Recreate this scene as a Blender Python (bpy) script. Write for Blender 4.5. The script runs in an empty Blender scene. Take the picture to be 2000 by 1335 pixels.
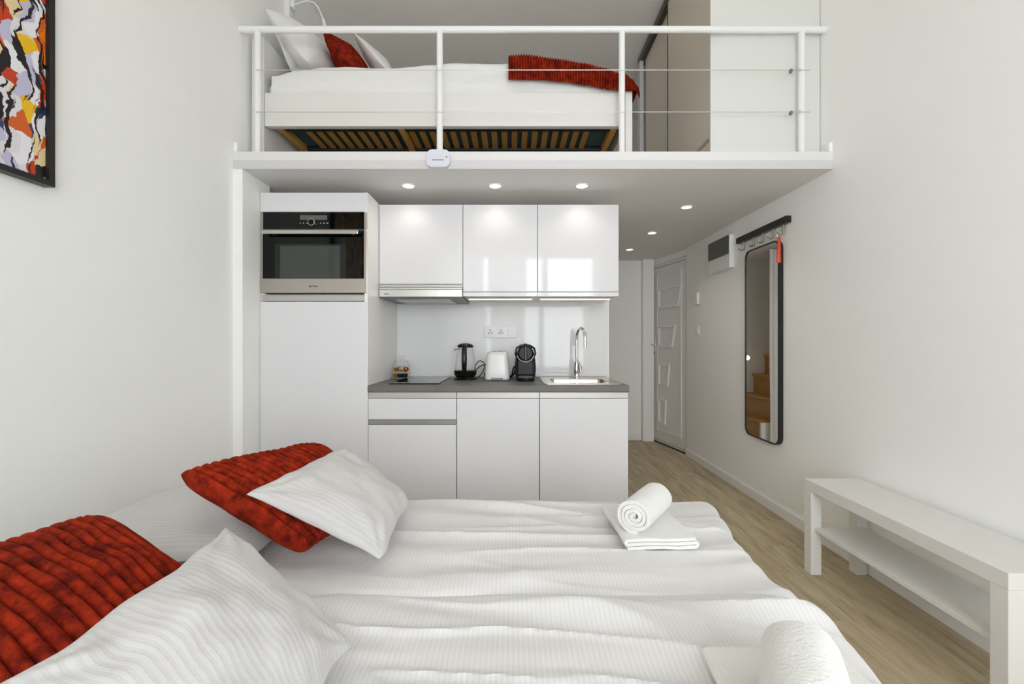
import bpy, bmesh, math, random
from mathutils import Vector, Matrix, noise

# ------------------------------------------------------------------ camera, world, lights, exposure
SC = bpy.context.scene
COL = SC.collection
random.seed(4)

cam_d = bpy.data.cameras.new('camera')
cam = bpy.data.objects.new('camera', cam_d)
COL.objects.link(cam)
cam.location = (0, 0, 1.12)
cam.rotation_euler = (math.pi / 2, 0, 0)
cam_d.sensor_width = 36
cam_d.lens = 855 / 2000 * 36
cam_d.clip_start = 0.02
SC.camera = cam

W = bpy.data.worlds.new('world')
SC.world = W
W.use_nodes = True
W.node_tree.nodes['Background'].inputs[0].default_value = (0.80, 0.90, 1.0, 1)
W.node_tree.nodes['Background'].inputs[1].default_value = 3.0

def area_light(name, loc, rot, sx, sy, power, color):
    d = bpy.data.lights.new(name, 'AREA')
    d.shape = 'RECTANGLE'; d.size = sx; d.size_y = sy
    d.energy = power; d.color = color
    o = bpy.data.objects.new(name, d); COL.objects.link(o)
    o.location = loc; o.rotation_euler = rot
    return o
# daylight entering by the tall window behind the photographer
area_light('window_daylight', (0.1, -1.62, 1.56), (math.radians(90), 0, 0), 2.6, 1.95, 120, (0.965, 0.975, 1.03))

SC.view_settings.view_transform = 'Standard'
SC.view_settings.look = 'None'
SC.view_settings.gamma = 1.0
SC.view_settings.exposure = -0.02
SC.cycles.diffuse_bounces = 8
SC.cycles.max_bounces = 12
SC.cycles.transparent_max_bounces = 32

# ------------------------------------------------------------------ materials
def srgb(r, g, b):
    f = lambda c: c / 12.92 if c <= 0.04045 else ((c + 0.055) / 1.055) ** 2.4
    return (f(r / 255), f(g / 255), f(b / 255), 1)

M = {}
def mat(name, color, rough=0.5, metal=0.0, coat=0.0, bump=0.0, bscale=200.0, var=0.0, vscale=3.0, spec=0.5, sheen=0.0,
        emit=None, estr=0.0, stretch=None):
    m = bpy.data.materials.new(name); m.use_nodes = True
    nt = m.node_tree; b = nt.nodes['Principled BSDF']
    b.inputs['Base Color'].default_value = color
    b.inputs['Roughness'].default_value = rough
    b.inputs['Metallic'].default_value = metal
    b.inputs['Coat Weight'].default_value = coat
    b.inputs['Coat Roughness'].default_value = 0.03
    b.inputs['Specular IOR Level'].default_value = spec
    if sheen:
        b.inputs['Sheen Weight'].default_value = sheen
    if emit:
        b.inputs['Emission Color'].default_value = emit
        b.inputs['Emission Strength'].default_value = estr
    tc = nt.nodes.new('ShaderNodeTexCoord')
    mp = nt.nodes.new('ShaderNodeMapping')
    nt.links.new(tc.outputs['Object'], mp.inputs[0])
    if stretch: mp.inputs['Scale'].default_value = stretch
    if var:
        n = nt.nodes.new('ShaderNodeTexNoise'); n.inputs['Scale'].default_value = vscale
        n.inputs['Detail'].default_value = 6
        nt.links.new(mp.outputs[0], n.inputs['Vector'])
        mx = nt.nodes.new('ShaderNodeMix'); mx.data_type = 'RGBA'
        mx.inputs['A'].default_value = tuple(c * (1 - var) for c in color[:3]) + (1,)
        mx.inputs['B'].default_value = tuple(min(1, c * (1 + var)) for c in color[:3]) + (1,)
        nt.links.new(n.outputs['Fac'], mx.inputs['Factor'])
        nt.links.new(mx.outputs['Result'], b.inputs['Base Color'])
    if bump:
        n2 = nt.nodes.new('ShaderNodeTexNoise'); n2.inputs['Scale'].default_value = bscale
        n2.inputs['Detail'].default_value = 3
        nt.links.new(mp.outputs[0], n2.inputs['Vector'])
        bp = nt.nodes.new('ShaderNodeBump'); bp.inputs['Strength'].default_value = bump
        bp.inputs['Distance'].default_value = 0.002
        nt.links.new(n2.outputs['Fac'], bp.inputs['Height'])
        nt.links.new(bp.outputs[0], b.inputs['Normal'])
    M[name] = m
    return m

mat('wall_paint', srgb(249, 249, 246), 0.9, bump=0.12, bscale=260, var=0.01, vscale=1.5)
mat('ceiling_paint', srgb(247, 243, 236), 0.9, bump=0.08, bscale=260)
mat('trim_paint', srgb(212, 211, 211), 0.45, bump=0.03, bscale=120)
mat('loft_paint', srgb(230, 228, 226), 0.7, bump=0.05, bscale=200)
mat('end_white', srgb(224, 224, 219), 0.45, bump=0.03)
mat('rail_enamel', srgb(243, 243, 242), 0.3, bump=0.02, bscale=60)
mat('gloss_white', srgb(230, 229, 231), 0.05, spec=0.4, bump=0.012, bscale=6, var=0.004)
mat('carcass_white', srgb(246, 244, 240), 0.4, bump=0.02)
mat('splash_white', srgb(232, 232, 232), 0.05, spec=0.3, bump=0.01, bscale=5)
mat('alu_profile', srgb(196, 194, 188), 0.38, metal=0.55, bump=0.03, bscale=300, stretch=(0.05, 1, 1))
mat('alu_dark', srgb(160, 158, 152), 0.4, metal=0.5, bump=0.03, bscale=300, stretch=(0.05, 1, 1))
mat('steel', srgb(190, 184, 176), 0.3, metal=0.9, bump=0.06, bscale=400, stretch=(0.03, 1, 1))
mat('steel_light', srgb(206, 204, 200), 0.26, metal=0.9, bump=0.04, bscale=300, stretch=(0.03, 1, 1))
mat('sink_steel', srgb(200, 192, 180), 0.2, metal=1.0, bump=0.02, bscale=200)
mat('chrome', srgb(225, 225, 225), 0.05, metal=1.0, bump=0.005)
mat('black_glass', srgb(6, 10, 7), 0.04, bump=0.002, spec=0.32)
mat('oven_window', srgb(70, 74, 70), 0.06, spec=0.32, var=0.05, bump=0.002)
mat('oven_window_rim', srgb(34, 40, 36), 0.06, spec=0.32, bump=0.002)
mat('display_grey', srgb(92, 96, 93), 0.12, bump=0.004)
mat('print_dark', srgb(50, 50, 48), 0.6, var=0.05)
mat('print_light', srgb(200, 200, 196), 0.6, var=0.03)
mat('black_plastic', srgb(14, 15, 15), 0.25, bump=0.03, bscale=300)
mat('black_matt', srgb(18, 19, 18), 0.55, bump=0.05, bscale=250)
mat('coffee_dark', srgb(12, 15, 18), 0.3, spec=0.25, bump=0.02, bscale=300)
mat('white_plastic', srgb(236, 236, 234), 0.35, bump=0.02)
mat('device_white', srgb(222, 222, 232), 0.4, bump=0.02)
mat('toaster_white', srgb(228, 226, 226), 0.25, coat=0.2, bump=0.01)
mat('grey_plastic', srgb(120, 124, 128), 0.4, bump=0.02)
mat('bench_white', srgb(228, 226, 221), 0.4, bump=0.03, bscale=180)
mat('wardrobe_taupe', srgb(224, 215, 200), 0.45, var=0.03, vscale=2, bump=0.02)
mat('track_dark', srgb(84, 80, 72), 0.35, metal=0.5, bump=0.03)
mat('track_light', srgb(196, 188, 172), 0.35, metal=0.4, bump=0.03)
mat('oak_slat', srgb(168, 122, 48), 0.5, var=0.2, vscale=14, bump=0.08, bscale=90, stretch=(1, 0.15, 1))
mat('oak_beam', srgb(186, 140, 66), 0.5, var=0.15, vscale=14, bump=0.06, bscale=90, stretch=(1, 0.15, 1))
mat('stair_oak', srgb(176, 128, 62), 0.4, var=0.22, vscale=9, bump=0.06, bscale=60, stretch=(0.2, 1, 1))
mat('teal_ticking', srgb(62, 86, 86), 0.9, bump=0.1)
mat('bed_white', srgb(228, 226, 221), 0.4, bump=0.03)
mat('mattress_fabric', srgb(228, 226, 220), 0.9, bump=0.2, bscale=150)
mat('towel_white', srgb(230, 229, 224), 0.95, bump=1.0, bscale=170, sheen=0.3)
mat('curtain_white', srgb(238, 236, 232), 0.9, bump=0.15, bscale=300)
mat('concrete_top', srgb(112, 108, 104), 0.5, var=0.16, vscale=11, bump=0.06, bscale=70)
mat('fuse_grey', srgb(82, 82, 78), 0.35, var=0.28, vscale=10, stretch=(1, 1, 3))
mat('frame_black', srgb(24, 24, 22), 0.4, bump=0.03)
mat('orange_leather', srgb(214, 66, 12), 0.45, bump=0.1, bscale=150)
mat('door_white', srgb(232, 230, 226), 0.4, bump=0.02)
mat('dark_gap', srgb(60, 56, 50), 0.8, bump=0.05)
mat('spot_glow', (1, 1, 1, 1), 0.5, emit=(1.0, 0.93, 0.82, 1), estr=9)
mat('strip_glow', (1, 1, 1, 1), 0.5, emit=(1.0, 0.86, 0.66, 1), estr=3.2)
mat('stair_glow', (1, 1, 1, 1), 0.5, emit=(1.0, 0.9, 0.75, 1), estr=9)
mat('wire_steel', srgb(205, 203, 198), 0.35, metal=0.6, bump=0.02)

def mirror_mat():
    m = mat('mirror_silver', (0.86, 0.86, 0.83, 1), 0.01, metal=1.0)
mirror_mat()

def glass_mat(name, tint, gloss):
    m = bpy.data.materials.new(name); m.use_nodes = True
    nt = m.node_tree; nt.nodes.clear()
    o = nt.nodes.new('ShaderNodeOutputMaterial'); mx = nt.nodes.new('ShaderNodeMixShader')
    t = nt.nodes.new('ShaderNodeBsdfTransparent'); g = nt.nodes.new('ShaderNodeBsdfGlossy')
    lw = nt.nodes.new('ShaderNodeLayerWeight'); lw.inputs['Blend'].default_value = gloss
    t.inputs['Color'].default_value = tint; g.inputs['Roughness'].default_value = 0.03
    mu = nt.nodes.new('ShaderNodeMath'); mu.operation = 'MULTIPLY'; mu.inputs[1].default_value = 0.4
    nt.links.new(lw.outputs['Fresnel'], mu.inputs[0]); nt.links.new(mu.outputs[0], mx.inputs[0])
    nt.links.new(t.outputs[0], mx.inputs[1]); nt.links.new(g.outputs[0], mx.inputs[2])
    nt.links.new(mx.outputs[0], o.inputs[0])
    M[name] = m
glass_mat('clear_glass', (0.975, 0.98, 0.975, 1), 0.12)
glass_mat('window_glass', (0.96, 0.97, 0.97, 1), 0.2)

def sheer_mat():
    m = bpy.data.materials.new('sheer_fabric'); m.use_nodes = True
    nt = m.node_tree; nt.nodes.clear()
    o = nt.nodes.new('ShaderNodeOutputMaterial'); mx = nt.nodes.new('ShaderNodeMixShader')
    d = nt.nodes.new('ShaderNodeBsdfDiffuse'); t = nt.nodes.new('ShaderNodeBsdfTranslucent')
    for n in (d, t): n.inputs['Color'].default_value = (0.85, 0.84, 0.82, 1)
    mx.inputs[0].default_value = 0.5
    nt.links.new(d.outputs[0], mx.inputs[1]); nt.links.new(t.outputs[0], mx.inputs[2]); nt.links.new(mx.outputs[0], o.inputs[0])
    M['sheer_fabric'] = m
sheer_mat()

def stripe_fabric(name, c1, c2, period, dist=0.0007, fine=0.25):
    """satin-stripe cotton: stripes run across U of the UV map (metres)"""
    m = bpy.data.materials.new(name); m.use_nodes = True
    nt = m.node_tree; b = nt.nodes['Principled BSDF']
    b.inputs['Roughness'].default_value = 0.75
    b.inputs['Sheen Weight'].default_value = 0.15
    uv = nt.nodes.new('ShaderNodeUVMap'); sp = nt.nodes.new('ShaderNodeSeparateXYZ')
    nt.links.new(uv.outputs[0], sp.inputs[0])
    mul = nt.nodes.new('ShaderNodeMath'); mul.operation = 'MULTIPLY'; mul.inputs[1].default_value = 2 * math.pi / period
    nt.links.new(sp.outputs[0], mul.inputs[0])
    sn = nt.nodes.new('ShaderNodeMath'); sn.operation = 'SINE'; nt.links.new(mul.outputs[0], sn.inputs[0])
    mr = nt.nodes.new('ShaderNodeMapRange'); mr.inputs['From Min'].default_value = -0.5; mr.inputs['From Max'].default_value = 0.5
    mr.interpolation_type = 'SMOOTHSTEP'
    nt.links.new(sn.outputs[0], mr.inputs[0])
    mx = nt.nodes.new('ShaderNodeMix'); mx.data_type = 'RGBA'
    mx.inputs['A'].default_value = c1; mx.inputs['B'].default_value = c2
    nt.links.new(mr.outputs[0], mx.inputs['Factor']); nt.links.new(mx.outputs['Result'], b.inputs['Base Color'])
    nz = nt.nodes.new('ShaderNodeTexNoise'); nz.inputs['Scale'].default_value = 28; nz.inputs['Detail'].default_value = 4
    tc = nt.nodes.new('ShaderNodeTexCoord'); nt.links.new(tc.outputs['Object'], nz.inputs['Vector'])
    b1 = nt.nodes.new('ShaderNodeBump'); b1.inputs['Strength'].default_value = fine; b1.inputs['Distance'].default_value = 0.006
    nt.links.new(nz.outputs['Fac'], b1.inputs['Height'])
    b2 = nt.nodes.new('ShaderNodeBump'); b2.inputs['Strength'].default_value = 1.0; b2.inputs['Distance'].default_value = dist
    nt.links.new(mr.outputs[0], b2.inputs['Height']); nt.links.new(b1.outputs[0], b2.inputs['Normal'])
    nt.links.new(b2.outputs[0], b.inputs['Normal'])
    M[name] = m
stripe_fabric('duvet_stripe', srgb(225, 223, 221), srgb(219, 217, 215), 0.0105, dist=0.00022, fine=0.3)
stripe_fabric('pillow_stripe', srgb(208, 206, 204), srgb(202, 200, 198), 0.0125, dist=0.00018, fine=0.35)
stripe_fabric('loft_linen', srgb(233, 232, 230), srgb(232, 231, 229), 0.01, dist=0.0001, fine=0.2)

def plush_mat():
    m = bpy.data.materials.new('rust_plush'); m.use_nodes = True
    nt = m.node_tree; b = nt.nodes['Principled BSDF']
    b.inputs['Roughness'].default_value = 0.85
    b.inputs['Sheen Weight'].default_value = 0.25
    b.inputs['Sheen Roughness'].default_value = 0.35
    b.inputs['Sheen Tint'].default_value = srgb(220, 60, 16)
    b.inputs['Specular IOR Level'].default_value = 0.15
    tc = nt.nodes.new('ShaderNodeTexCoord')
    n = nt.nodes.new('ShaderNodeTexNoise'); n.inputs['Scale'].default_value = 26; n.inputs['Detail'].default_value = 5; n.inputs['Roughness'].default_value = 0.7
    nt.links.new(tc.outputs['Object'], n.inputs['Vector'])
    r = nt.nodes.new('ShaderNodeValToRGB')
    r.color_ramp.elements[0].position = 0.36; r.color_ramp.elements[0].color = srgb(84, 14, 4)
    r.color_ramp.elements[1].position = 0.62; r.color_ramp.elements[1].color = srgb(160, 43, 12)
    nt.links.new(n.outputs['Fac'], r.inputs[0]); nt.links.new(r.outputs[0], b.inputs['Base Color'])
    n2 = nt.nodes.new('ShaderNodeTexNoise'); n2.inputs['Scale'].default_value = 260
    nt.links.new(tc.outputs['Object'], n2.inputs['Vector'])
    bp = nt.nodes.new('ShaderNodeBump'); bp.inputs['Strength'].default_value = 0.5; bp.inputs['Distance'].default_value = 0.003
    nt.links.new(n2.outputs['Fac'], bp.inputs['Height']); nt.links.new(bp.outputs[0], b.inputs['Normal'])
    M['rust_plush'] = m
plush_mat()

def plank_mat():
    m = bpy.data.materials.new('laminate_oak'); m.use_nodes = True
    nt = m.node_tree; b = nt.nodes['Principled BSDF']
    b.inputs['Roughness'].default_value = 0.5
    tc = nt.nodes.new('ShaderNodeTexCoord'); oi = nt.nodes.new('ShaderNodeObjectInfo')
    ad = nt.nodes.new('ShaderNodeVectorMath'); ad.operation = 'ADD'
    sc = nt.nodes.new('ShaderNodeVectorMath'); sc.operation = 'SCALE'; sc.inputs['Scale'].default_value = 37.0
    cb = nt.nodes.new('ShaderNodeCombineXYZ')
    for i in range(3): nt.links.new(oi.outputs['Random'], cb.inputs[i])
    nt.links.new(cb.outputs[0], sc.inputs[0]); nt.links.new(tc.outputs['Object'], ad.inputs[0]); nt.links.new(sc.outputs[0], ad.inputs[1])
    mp = nt.nodes.new('ShaderNodeMapping'); mp.inputs['Scale'].default_value = (7, 0.9, 1)
    nt.links.new(ad.outputs[0], mp.inputs[0])
    n = nt.nodes.new('ShaderNodeTexNoise'); n.inputs['Scale'].default_value = 3.2; n.inputs['Detail'].default_value = 8; n.inputs['Roughness'].default_value = 0.62
    n.inputs['Distortion'].default_value = 0.7
    nt.links.new(mp.outputs[0], n.inputs['Vector'])
    r = nt.nodes.new('ShaderNodeValToRGB')
    e = r.color_ramp.elements
    e[0].position = 0.30; e[0].color = srgb(154, 136, 106)
    e[1].position = 0.70; e[1].color = srgb(206, 192, 162)
    k = e.new(0.5); k.color = srgb(186, 169, 138)
    nt.links.new(n.outputs['Fac'], r.inputs[0])
    hs = nt.nodes.new('ShaderNodeHueSaturation')
    mr = nt.nodes.new('ShaderNodeMapRange'); mr.inputs['To Min'].default_value = 0.9; mr.inputs['To Max'].default_value = 1.08
    nt.links.new(oi.outputs['Random'], mr.inputs[0]); nt.links.new(mr.outputs[0], hs.inputs['Value'])
    nt.links.new(r.outputs[0], hs.inputs['Color']); nt.links.new(hs.outputs[0], b.inputs['Base Color'])
    bp = nt.nodes.new('ShaderNodeBump'); bp.inputs['Strength'].default_value = 0.15; bp.inputs['Distance'].default_value = 0.001
    nt.links.new(n.outputs['Fac'], bp.inputs['Height']); nt.links.new(bp.outputs[0], b.inputs['Normal'])
    M['laminate_oak'] = m
plank_mat()

def art_mat():
    """abstract splashes: stretched cells in a bright palette with dark drips over them"""
    m = bpy.data.materials.new('abstract_print'); m.use_nodes = True
    nt = m.node_tree; b = nt.nodes['Principled BSDF']; b.inputs['Roughness'].default_value = 0.35
    N = nt.nodes.new; L = nt.links.new
    tc = N('ShaderNodeTexCoord')
    nz = N('ShaderNodeTexNoise'); nz.inputs['Scale'].default_value = 9; nz.inputs['Detail'].default_value = 5
    L(tc.outputs['Object'], nz.inputs['Vector'])
    va = N('ShaderNodeVectorMath'); va.operation = 'MULTIPLY_ADD'
    va.inputs[1].default_value = (0.12, 0.12, 0.12)
    L(nz.outputs['Color'], va.inputs[0]); L(tc.outputs['Object'], va.inputs[2])
    mp = N('ShaderNodeMapping'); mp.inputs['Rotation'].default_value = (0.75, 0, 0); mp.inputs['Scale'].default_value = (1, 7.5, 3.6)
    L(va.outputs[0], mp.inputs[0])
    vo = N('ShaderNodeTexVoronoi'); vo.inputs['Scale'].default_value = 5.0
    L(mp.outputs[0], vo.inputs['Vector'])
    sp = N('ShaderNodeSeparateColor'); L(vo.outputs['Color'], sp.inputs[0])
    r = N('ShaderNodeValToRGB'); r.color_ramp.interpolation = 'CONSTANT'
    cols = [(20, 20, 22), (232, 130, 30), (226, 222, 226), (196, 60, 20), (196, 192, 218), (240, 190, 20), (236, 234, 238), (232, 208, 160), (214, 96, 30), (40, 60, 110)]
    e = r.color_ramp.elements
    e[0].color = srgb(*cols[0]); e[1].position = 0.1; e[1].color = srgb(*cols[1])
    for i in range(2, 10):
        k = e.new(i / 10); k.color = srgb(*cols[i])
    L(sp.outputs[0], r.inputs[0])
    # thin dark drips
    mp2 = N('ShaderNodeMapping'); mp2.inputs['Scale'].default_value = (1, 60, 3.0)
    L(va.outputs[0], mp2.inputs[0])
    n2 = N('ShaderNodeTexNoise'); n2.inputs['Scale'].default_value = 1.3; n2.inputs['Detail'].default_value = 2
    L(mp2.outputs[0], n2.inputs['Vector'])
    r2 = N('ShaderNodeValToRGB'); r2.color_ramp.elements[0].position = 0.57; r2.color_ramp.elements[1].position = 0.59
    L(n2.outputs['Fac'], r2.inputs[0])
    mx = N('ShaderNodeMix'); mx.data_type = 'RGBA'; mx.inputs['B'].default_value = srgb(16, 16, 18)
    L(r2.outputs[0], mx.inputs['Factor']); L(r.outputs[0], mx.inputs['A'])
    # red brick-like dashes
    L(mx.outputs['Result'], b.inputs['Base Color'])
    M['abstract_print'] = m
art_mat()

for nm, c in dict(capsule_gold=(170, 130, 30), capsule_navy=(40, 56, 100), capsule_rust=(176, 74, 36), capsule_cream=(226, 196, 140),
                  capsule_green=(40, 72, 44), capsule_black=(24, 22, 22)).items():
    mat(nm, srgb(*c), 0.3, metal=0.35, bump=0.03)

# ------------------------------------------------------------------ mesh helpers
def box(bm, x0, x1, y0, y1, z0, z1, bev=0.0, seg=2):
    vs = [bm.verts.new(p) for p in ((x0, y0, z0), (x1, y0, z0), (x1, y1, z0), (x0, y1, z0), (x0, y0, z1), (x1, y0, z1), (x1, y1, z1), (x0, y1, z1))]
    fs = [bm.faces.new([vs[i] for i in q]) for q in ((3, 2, 1, 0), (4, 5, 6, 7), (0, 1, 5, 4), (1, 2, 6, 5), (2, 3, 7, 6), (3, 0, 4, 7))]
    if bev:
        es = set(e for f in fs for e in f.edges)
        bmesh.ops.bevel(bm, geom=list(es), offset=bev, segments=seg, profile=0.5, affect='EDGES', clamp_overlap=True)
    return bm

def B(*a, **k):
    return box(bmesh.new(), *a, **k)

def tube(bm, pts, r, seg=12, cap=True):
    """round bar along a polyline; r is a number or a list"""
    pts = [Vector(p) for p in pts]
    n = len(pts); rr = r if isinstance(r, (list, tuple)) else [r] * n
    tang = []
    for i in range(n):
        a = pts[max(0, i - 1)]; b = pts[min(n - 1, i + 1)]
        tang.append((b - a).normalized())
    up = Vector((0, 0, 1)) if abs(tang[0].z) < 0.9 else Vector((0, 1, 0))
    nrm = (up - tang[0] * up.dot(tang[0])).normalized()
    rings = []
    for i in range(n):
        t = tang[i]; nrm = (nrm - t * nrm.dot(t)).normalized(); bi = t.cross(nrm)
        rings.append([bm.verts.new(pts[i] + (nrm * math.cos(2 * math.pi * k / seg) + bi * math.sin(2 * math.pi * k / seg)) * rr[i]) for k in range(seg)])
    for i in range(n - 1):
        for k in range(seg):
            bm.faces.new((rings[i][k], rings[i][(k + 1) % seg], rings[i + 1][(k + 1) % seg], rings[i + 1][k]))
    if cap:
        bm.faces.new(list(reversed(rings[0]))); bm.faces.new(rings[-1])
    return bm

def lathe(bm, prof, c, seg=32, axis='z', sx=1.0, sy=1.0):
    """profile of (radius, height) turned about a vertical (or y) axis through c"""
    rings = []
    for r, h in prof:
        ring = []
        for k in range(seg):
            a = 2 * math.pi * k / seg
            p = (c[0] + r * sx * math.cos(a), c[1] + r * sy * math.sin(a), c[2] + h) if axis == 'z' else (c[0] + r * math.cos(a), c[1] + h, c[2] + r * math.sin(a))
            ring.append(bm.verts.new(p))
        rings.append(ring)
    for i in range(len(rings) - 1):
        for k in range(seg):
            bm.faces.new((rings[i][k], rings[i][(k + 1) % seg], rings[i + 1][(k + 1) % seg], rings[i + 1][k]))
    bm.faces.new(list(reversed(rings[0]))); bm.faces.new(rings[-1])
    return bm

def prism(bm, outline, fn, d0, d1):
    """closed 2-D outline extruded; fn(a, b, d) -> point"""
    lo = [bm.verts.new(fn(a, b, d0)) for a, b in outline]
    hi = [bm.verts.new(fn(a, b, d1)) for a, b in outline]
    n = len(outline)
    bm.faces.new(list(reversed(lo))); bm.faces.new(hi)
    for i in range(n):
        bm.faces.new((lo[i], lo[(i + 1) % n], hi[(i + 1) % n], hi[i]))
    return bm

def ring_prism(bm, outer, inner, fn, d0, d1):
    n = len(outer)
    o0 = [bm.verts.new(fn(a, b, d0)) for a, b in outer]; o1 = [bm.verts.new(fn(a, b, d1)) for a, b in outer]
    i0 = [bm.verts.new(fn(a, b, d0)) for a, b in inner]; i1 = [bm.verts.new(fn(a, b, d1)) for a, b in inner]
    for k in range(n):
        j = (k + 1) % n
        bm.faces.new((o0[k], o0[j], o1[j], o1[k])); bm.faces.new((i0[j], i0[k], i1[k], i1[j]))
        bm.faces.new((o1[k], o1[j], i1[j], i1[k])); bm.faces.new((o0[j], o0[k], i0[k], i0[j]))
    return bm

def rrect(a0, a1, b0, b1, r, n=6):
    pts = []
    for cx, cy, s in ((a1 - r, b1 - r, 0), (a0 + r, b1 - r, 90), (a0 + r, b0 + r, 180), (a1 - r, b0 + r, 270)):
        for k in range(n + 1):
            t = math.radians(s + 90 * k / n); pts.append((cx + r * math.cos(t), cy + r * math.sin(t)))
    return pts

ORG = {}
def finish(me, bm, smooth):
    bmesh.ops.recalc_face_normals(bm, faces=bm.faces[:])
    if smooth:
        for f in bm.faces: f.smooth = True
        for e in bm.edges:
            if len(e.link_faces) == 2:
                a0, a1 = (f.calc_area() for f in e.link_faces)
                if e.calc_face_angle(0) > math.radians(38) or (e.calc_face_angle(0) > 0.05 and max(a0, a1) > 12 * min(a0, a1)): e.smooth = False
    bm.to_mesh(me); bm.free()

def obj(name, bm, material, parent=None, smooth=True, local=False, origin=None):
    """one mesh object; world-space vertices are moved to the thing's own origin"""
    if parent is not None:
        off = ORG[parent.name]
    elif origin is not None:
        off = Vector(origin)
    else:
        mn = Vector([min(v.co[i] for v in bm.verts) for i in range(3)]); mx = Vector([max(v.co[i] for v in bm.verts) for i in range(3)])
        off = Vector(((mn.x + mx.x) / 2, (mn.y + mx.y) / 2, mn.z))
    if not local:
        bmesh.ops.translate(bm, verts=bm.verts[:], vec=-off)
    me = bpy.data.meshes.new(name); finish(me, bm, smooth)
    me.materials.append(M[material] if isinstance(material, str) else material)
    o = bpy.data.objects.new(name, me); COL.objects.link(o)
    if parent is not None: o.parent = parent
    else: o.location = off
    ORG[o.name] = off
    return o

def thing(name, label, cat, loc, rz=0.0, group=None):
    o = bpy.data.objects.new(name, None); COL.objects.link(o)
    o.empty_display_size = 0.1
    o.location = loc; o.rotation_euler = (0, 0, rz)
    ORG[o.name] = Vector(loc)
    o['label'] = label; o['category'] = cat
    if group: o['group'] = group
    return o

def tag(o, label, cat, group=None):
    o['label'] = label; o['category'] = cat
    if group: o['group'] = group
    return o

def struct(name, bm, material, smooth=False):
    o = obj(name, bm, material, smooth=smooth); o['kind'] = 'structure'; return o

def text_mesh(txt, size, depth=0.0006, align='CENTER'):
    cu = bpy.data.curves.new('lettering', 'FONT'); cu.body = txt; cu.size = size; cu.extrude = depth
    cu.align_x = align; cu.align_y = 'CENTER'; cu.resolution_u = 3
    t = bpy.data.objects.new('lettering', cu); COL.objects.link(t)
    dg = bpy.context.evaluated_depsgraph_get(); dg.update()
    me = bpy.data.meshes.new_from_object(t.evaluated_get(dg))
    bm = bmesh.new(); bm.from_mesh(me)
    bpy.data.objects.remove(t); bpy.data.curves.remove(cu); bpy.data.meshes.remove(me)
    return bm

def lettering(name, txt, size, centre, material, parent, align='CENTER'):
    """flat lettering on a front that faces the camera side (-Y)"""
    bm = text_mesh(txt, size, align=align)
    bmesh.ops.transform(bm, verts=bm.verts[:], matrix=Matrix.Translation(centre) @ Matrix.Rotation(math.pi / 2, 4, 'X'))
    return obj(name, bm, material, parent, smooth=False)

def lerp_curve(pts, x):
    if x <= pts[0][0]: return pts[0][1]
    for (a, fa), (b, fb) in zip(pts, pts[1:]):
        if x <= b:
            t = (x - a) / (b - a); t = t * t * (3 - 2 * t)
            return fa + (fb - fa) * t
    return pts[-1][1]

# ------------------------------------------------------------------ the room
XL, XR, YB, YH, ZC = -1.50, 1.728, -1.30, 5.0, 3.63
ZS, ZT, YE = 2.05, 2.146, 2.36            # loft slab underside, top, front edge
struct('wall_left', B(XL - 0.12, XL, YB - 0.15, YH + 0.2, -0.05, ZC), 'wall_paint')
struct('wall_right', B(XR, XR + 0.14, YB - 0.15, 4.33, -0.05, ZC), 'wall_paint')
struct('wall_hall', B(XL, 1.90, YH, YH + 0.12, -0.05, ZS), 'wall_paint')
struct('wall_kitchen', B(XL, 0.70, 3.16, 3.26, 0, ZS), 'wall_paint')
struct('wall_loft', B(XL, 1.90, 4.95, 5.07, ZT, ZC), 'wall_paint')
struct('ceiling', B(XL - 0.1, 1.95, YB - 0.1, 5.1, ZC, ZC + 0.1), 'ceiling_paint')
struct('floor_loft', B(XL, XR, YE, 5.3, ZS, ZT), 'loft_paint')
struct('ceiling_hall', B(XR, 2.0, 4.33, 5.3, ZS, ZT), 'ceiling_paint')
struct('wall_loft_side', B(XR, XR + 0.14, 4.33, 5.1, ZT, ZC), 'wall_paint')
struct('trim_1', B(XL + 0.001, XR - 0.001, YE - 0.006, YE - 0.0002, ZS, ZS + 0.047), 'trim_paint')
struct('trim_2', B(XL, XL + 0.05, YE - 0.004, 2.62, 0, ZS), 'wall_paint')
for i, (xa, xb) in enumerate(((XL, XL + 0.018), (XR - 0.018, XR))):
    struct('trim_%d' % (3 + i), B(xa, xb, YE - 0.004, YE + 0.03, ZT, ZT + 0.05, bev=0.006), 'wall_paint')
bm = bmesh.new()
wx0, wx1, wz0, wz1 = -1.15, 1.35, 0.62, 2.48
box(bm, XL, wx0, YB - 0.14, YB, 0, ZC); box(bm, wx1, XR, YB - 0.14, YB, 0, ZC)
box(bm, wx0, wx1, YB - 0.14, YB, 0, wz0); box(bm, wx0, wx1, YB - 0.14, YB, wz1, ZC)
struct('wall_rear', bm, 'wall_paint')
struct('baseboard_right', B(XR - 0.013, XR, YB, 4.33, 0, 0.068, bev=0.003), 'rail_enamel')
struct('baseboard_hall', B(0.72, 1.46, YH - 0.013, YH, 0, 0.068, bev=0.003), 'rail_enamel')
struct('baseboard_left', B(XL, XL + 0.013, YB, YE, 0, 0.068, bev=0.003), 'rail_enamel')

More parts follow.
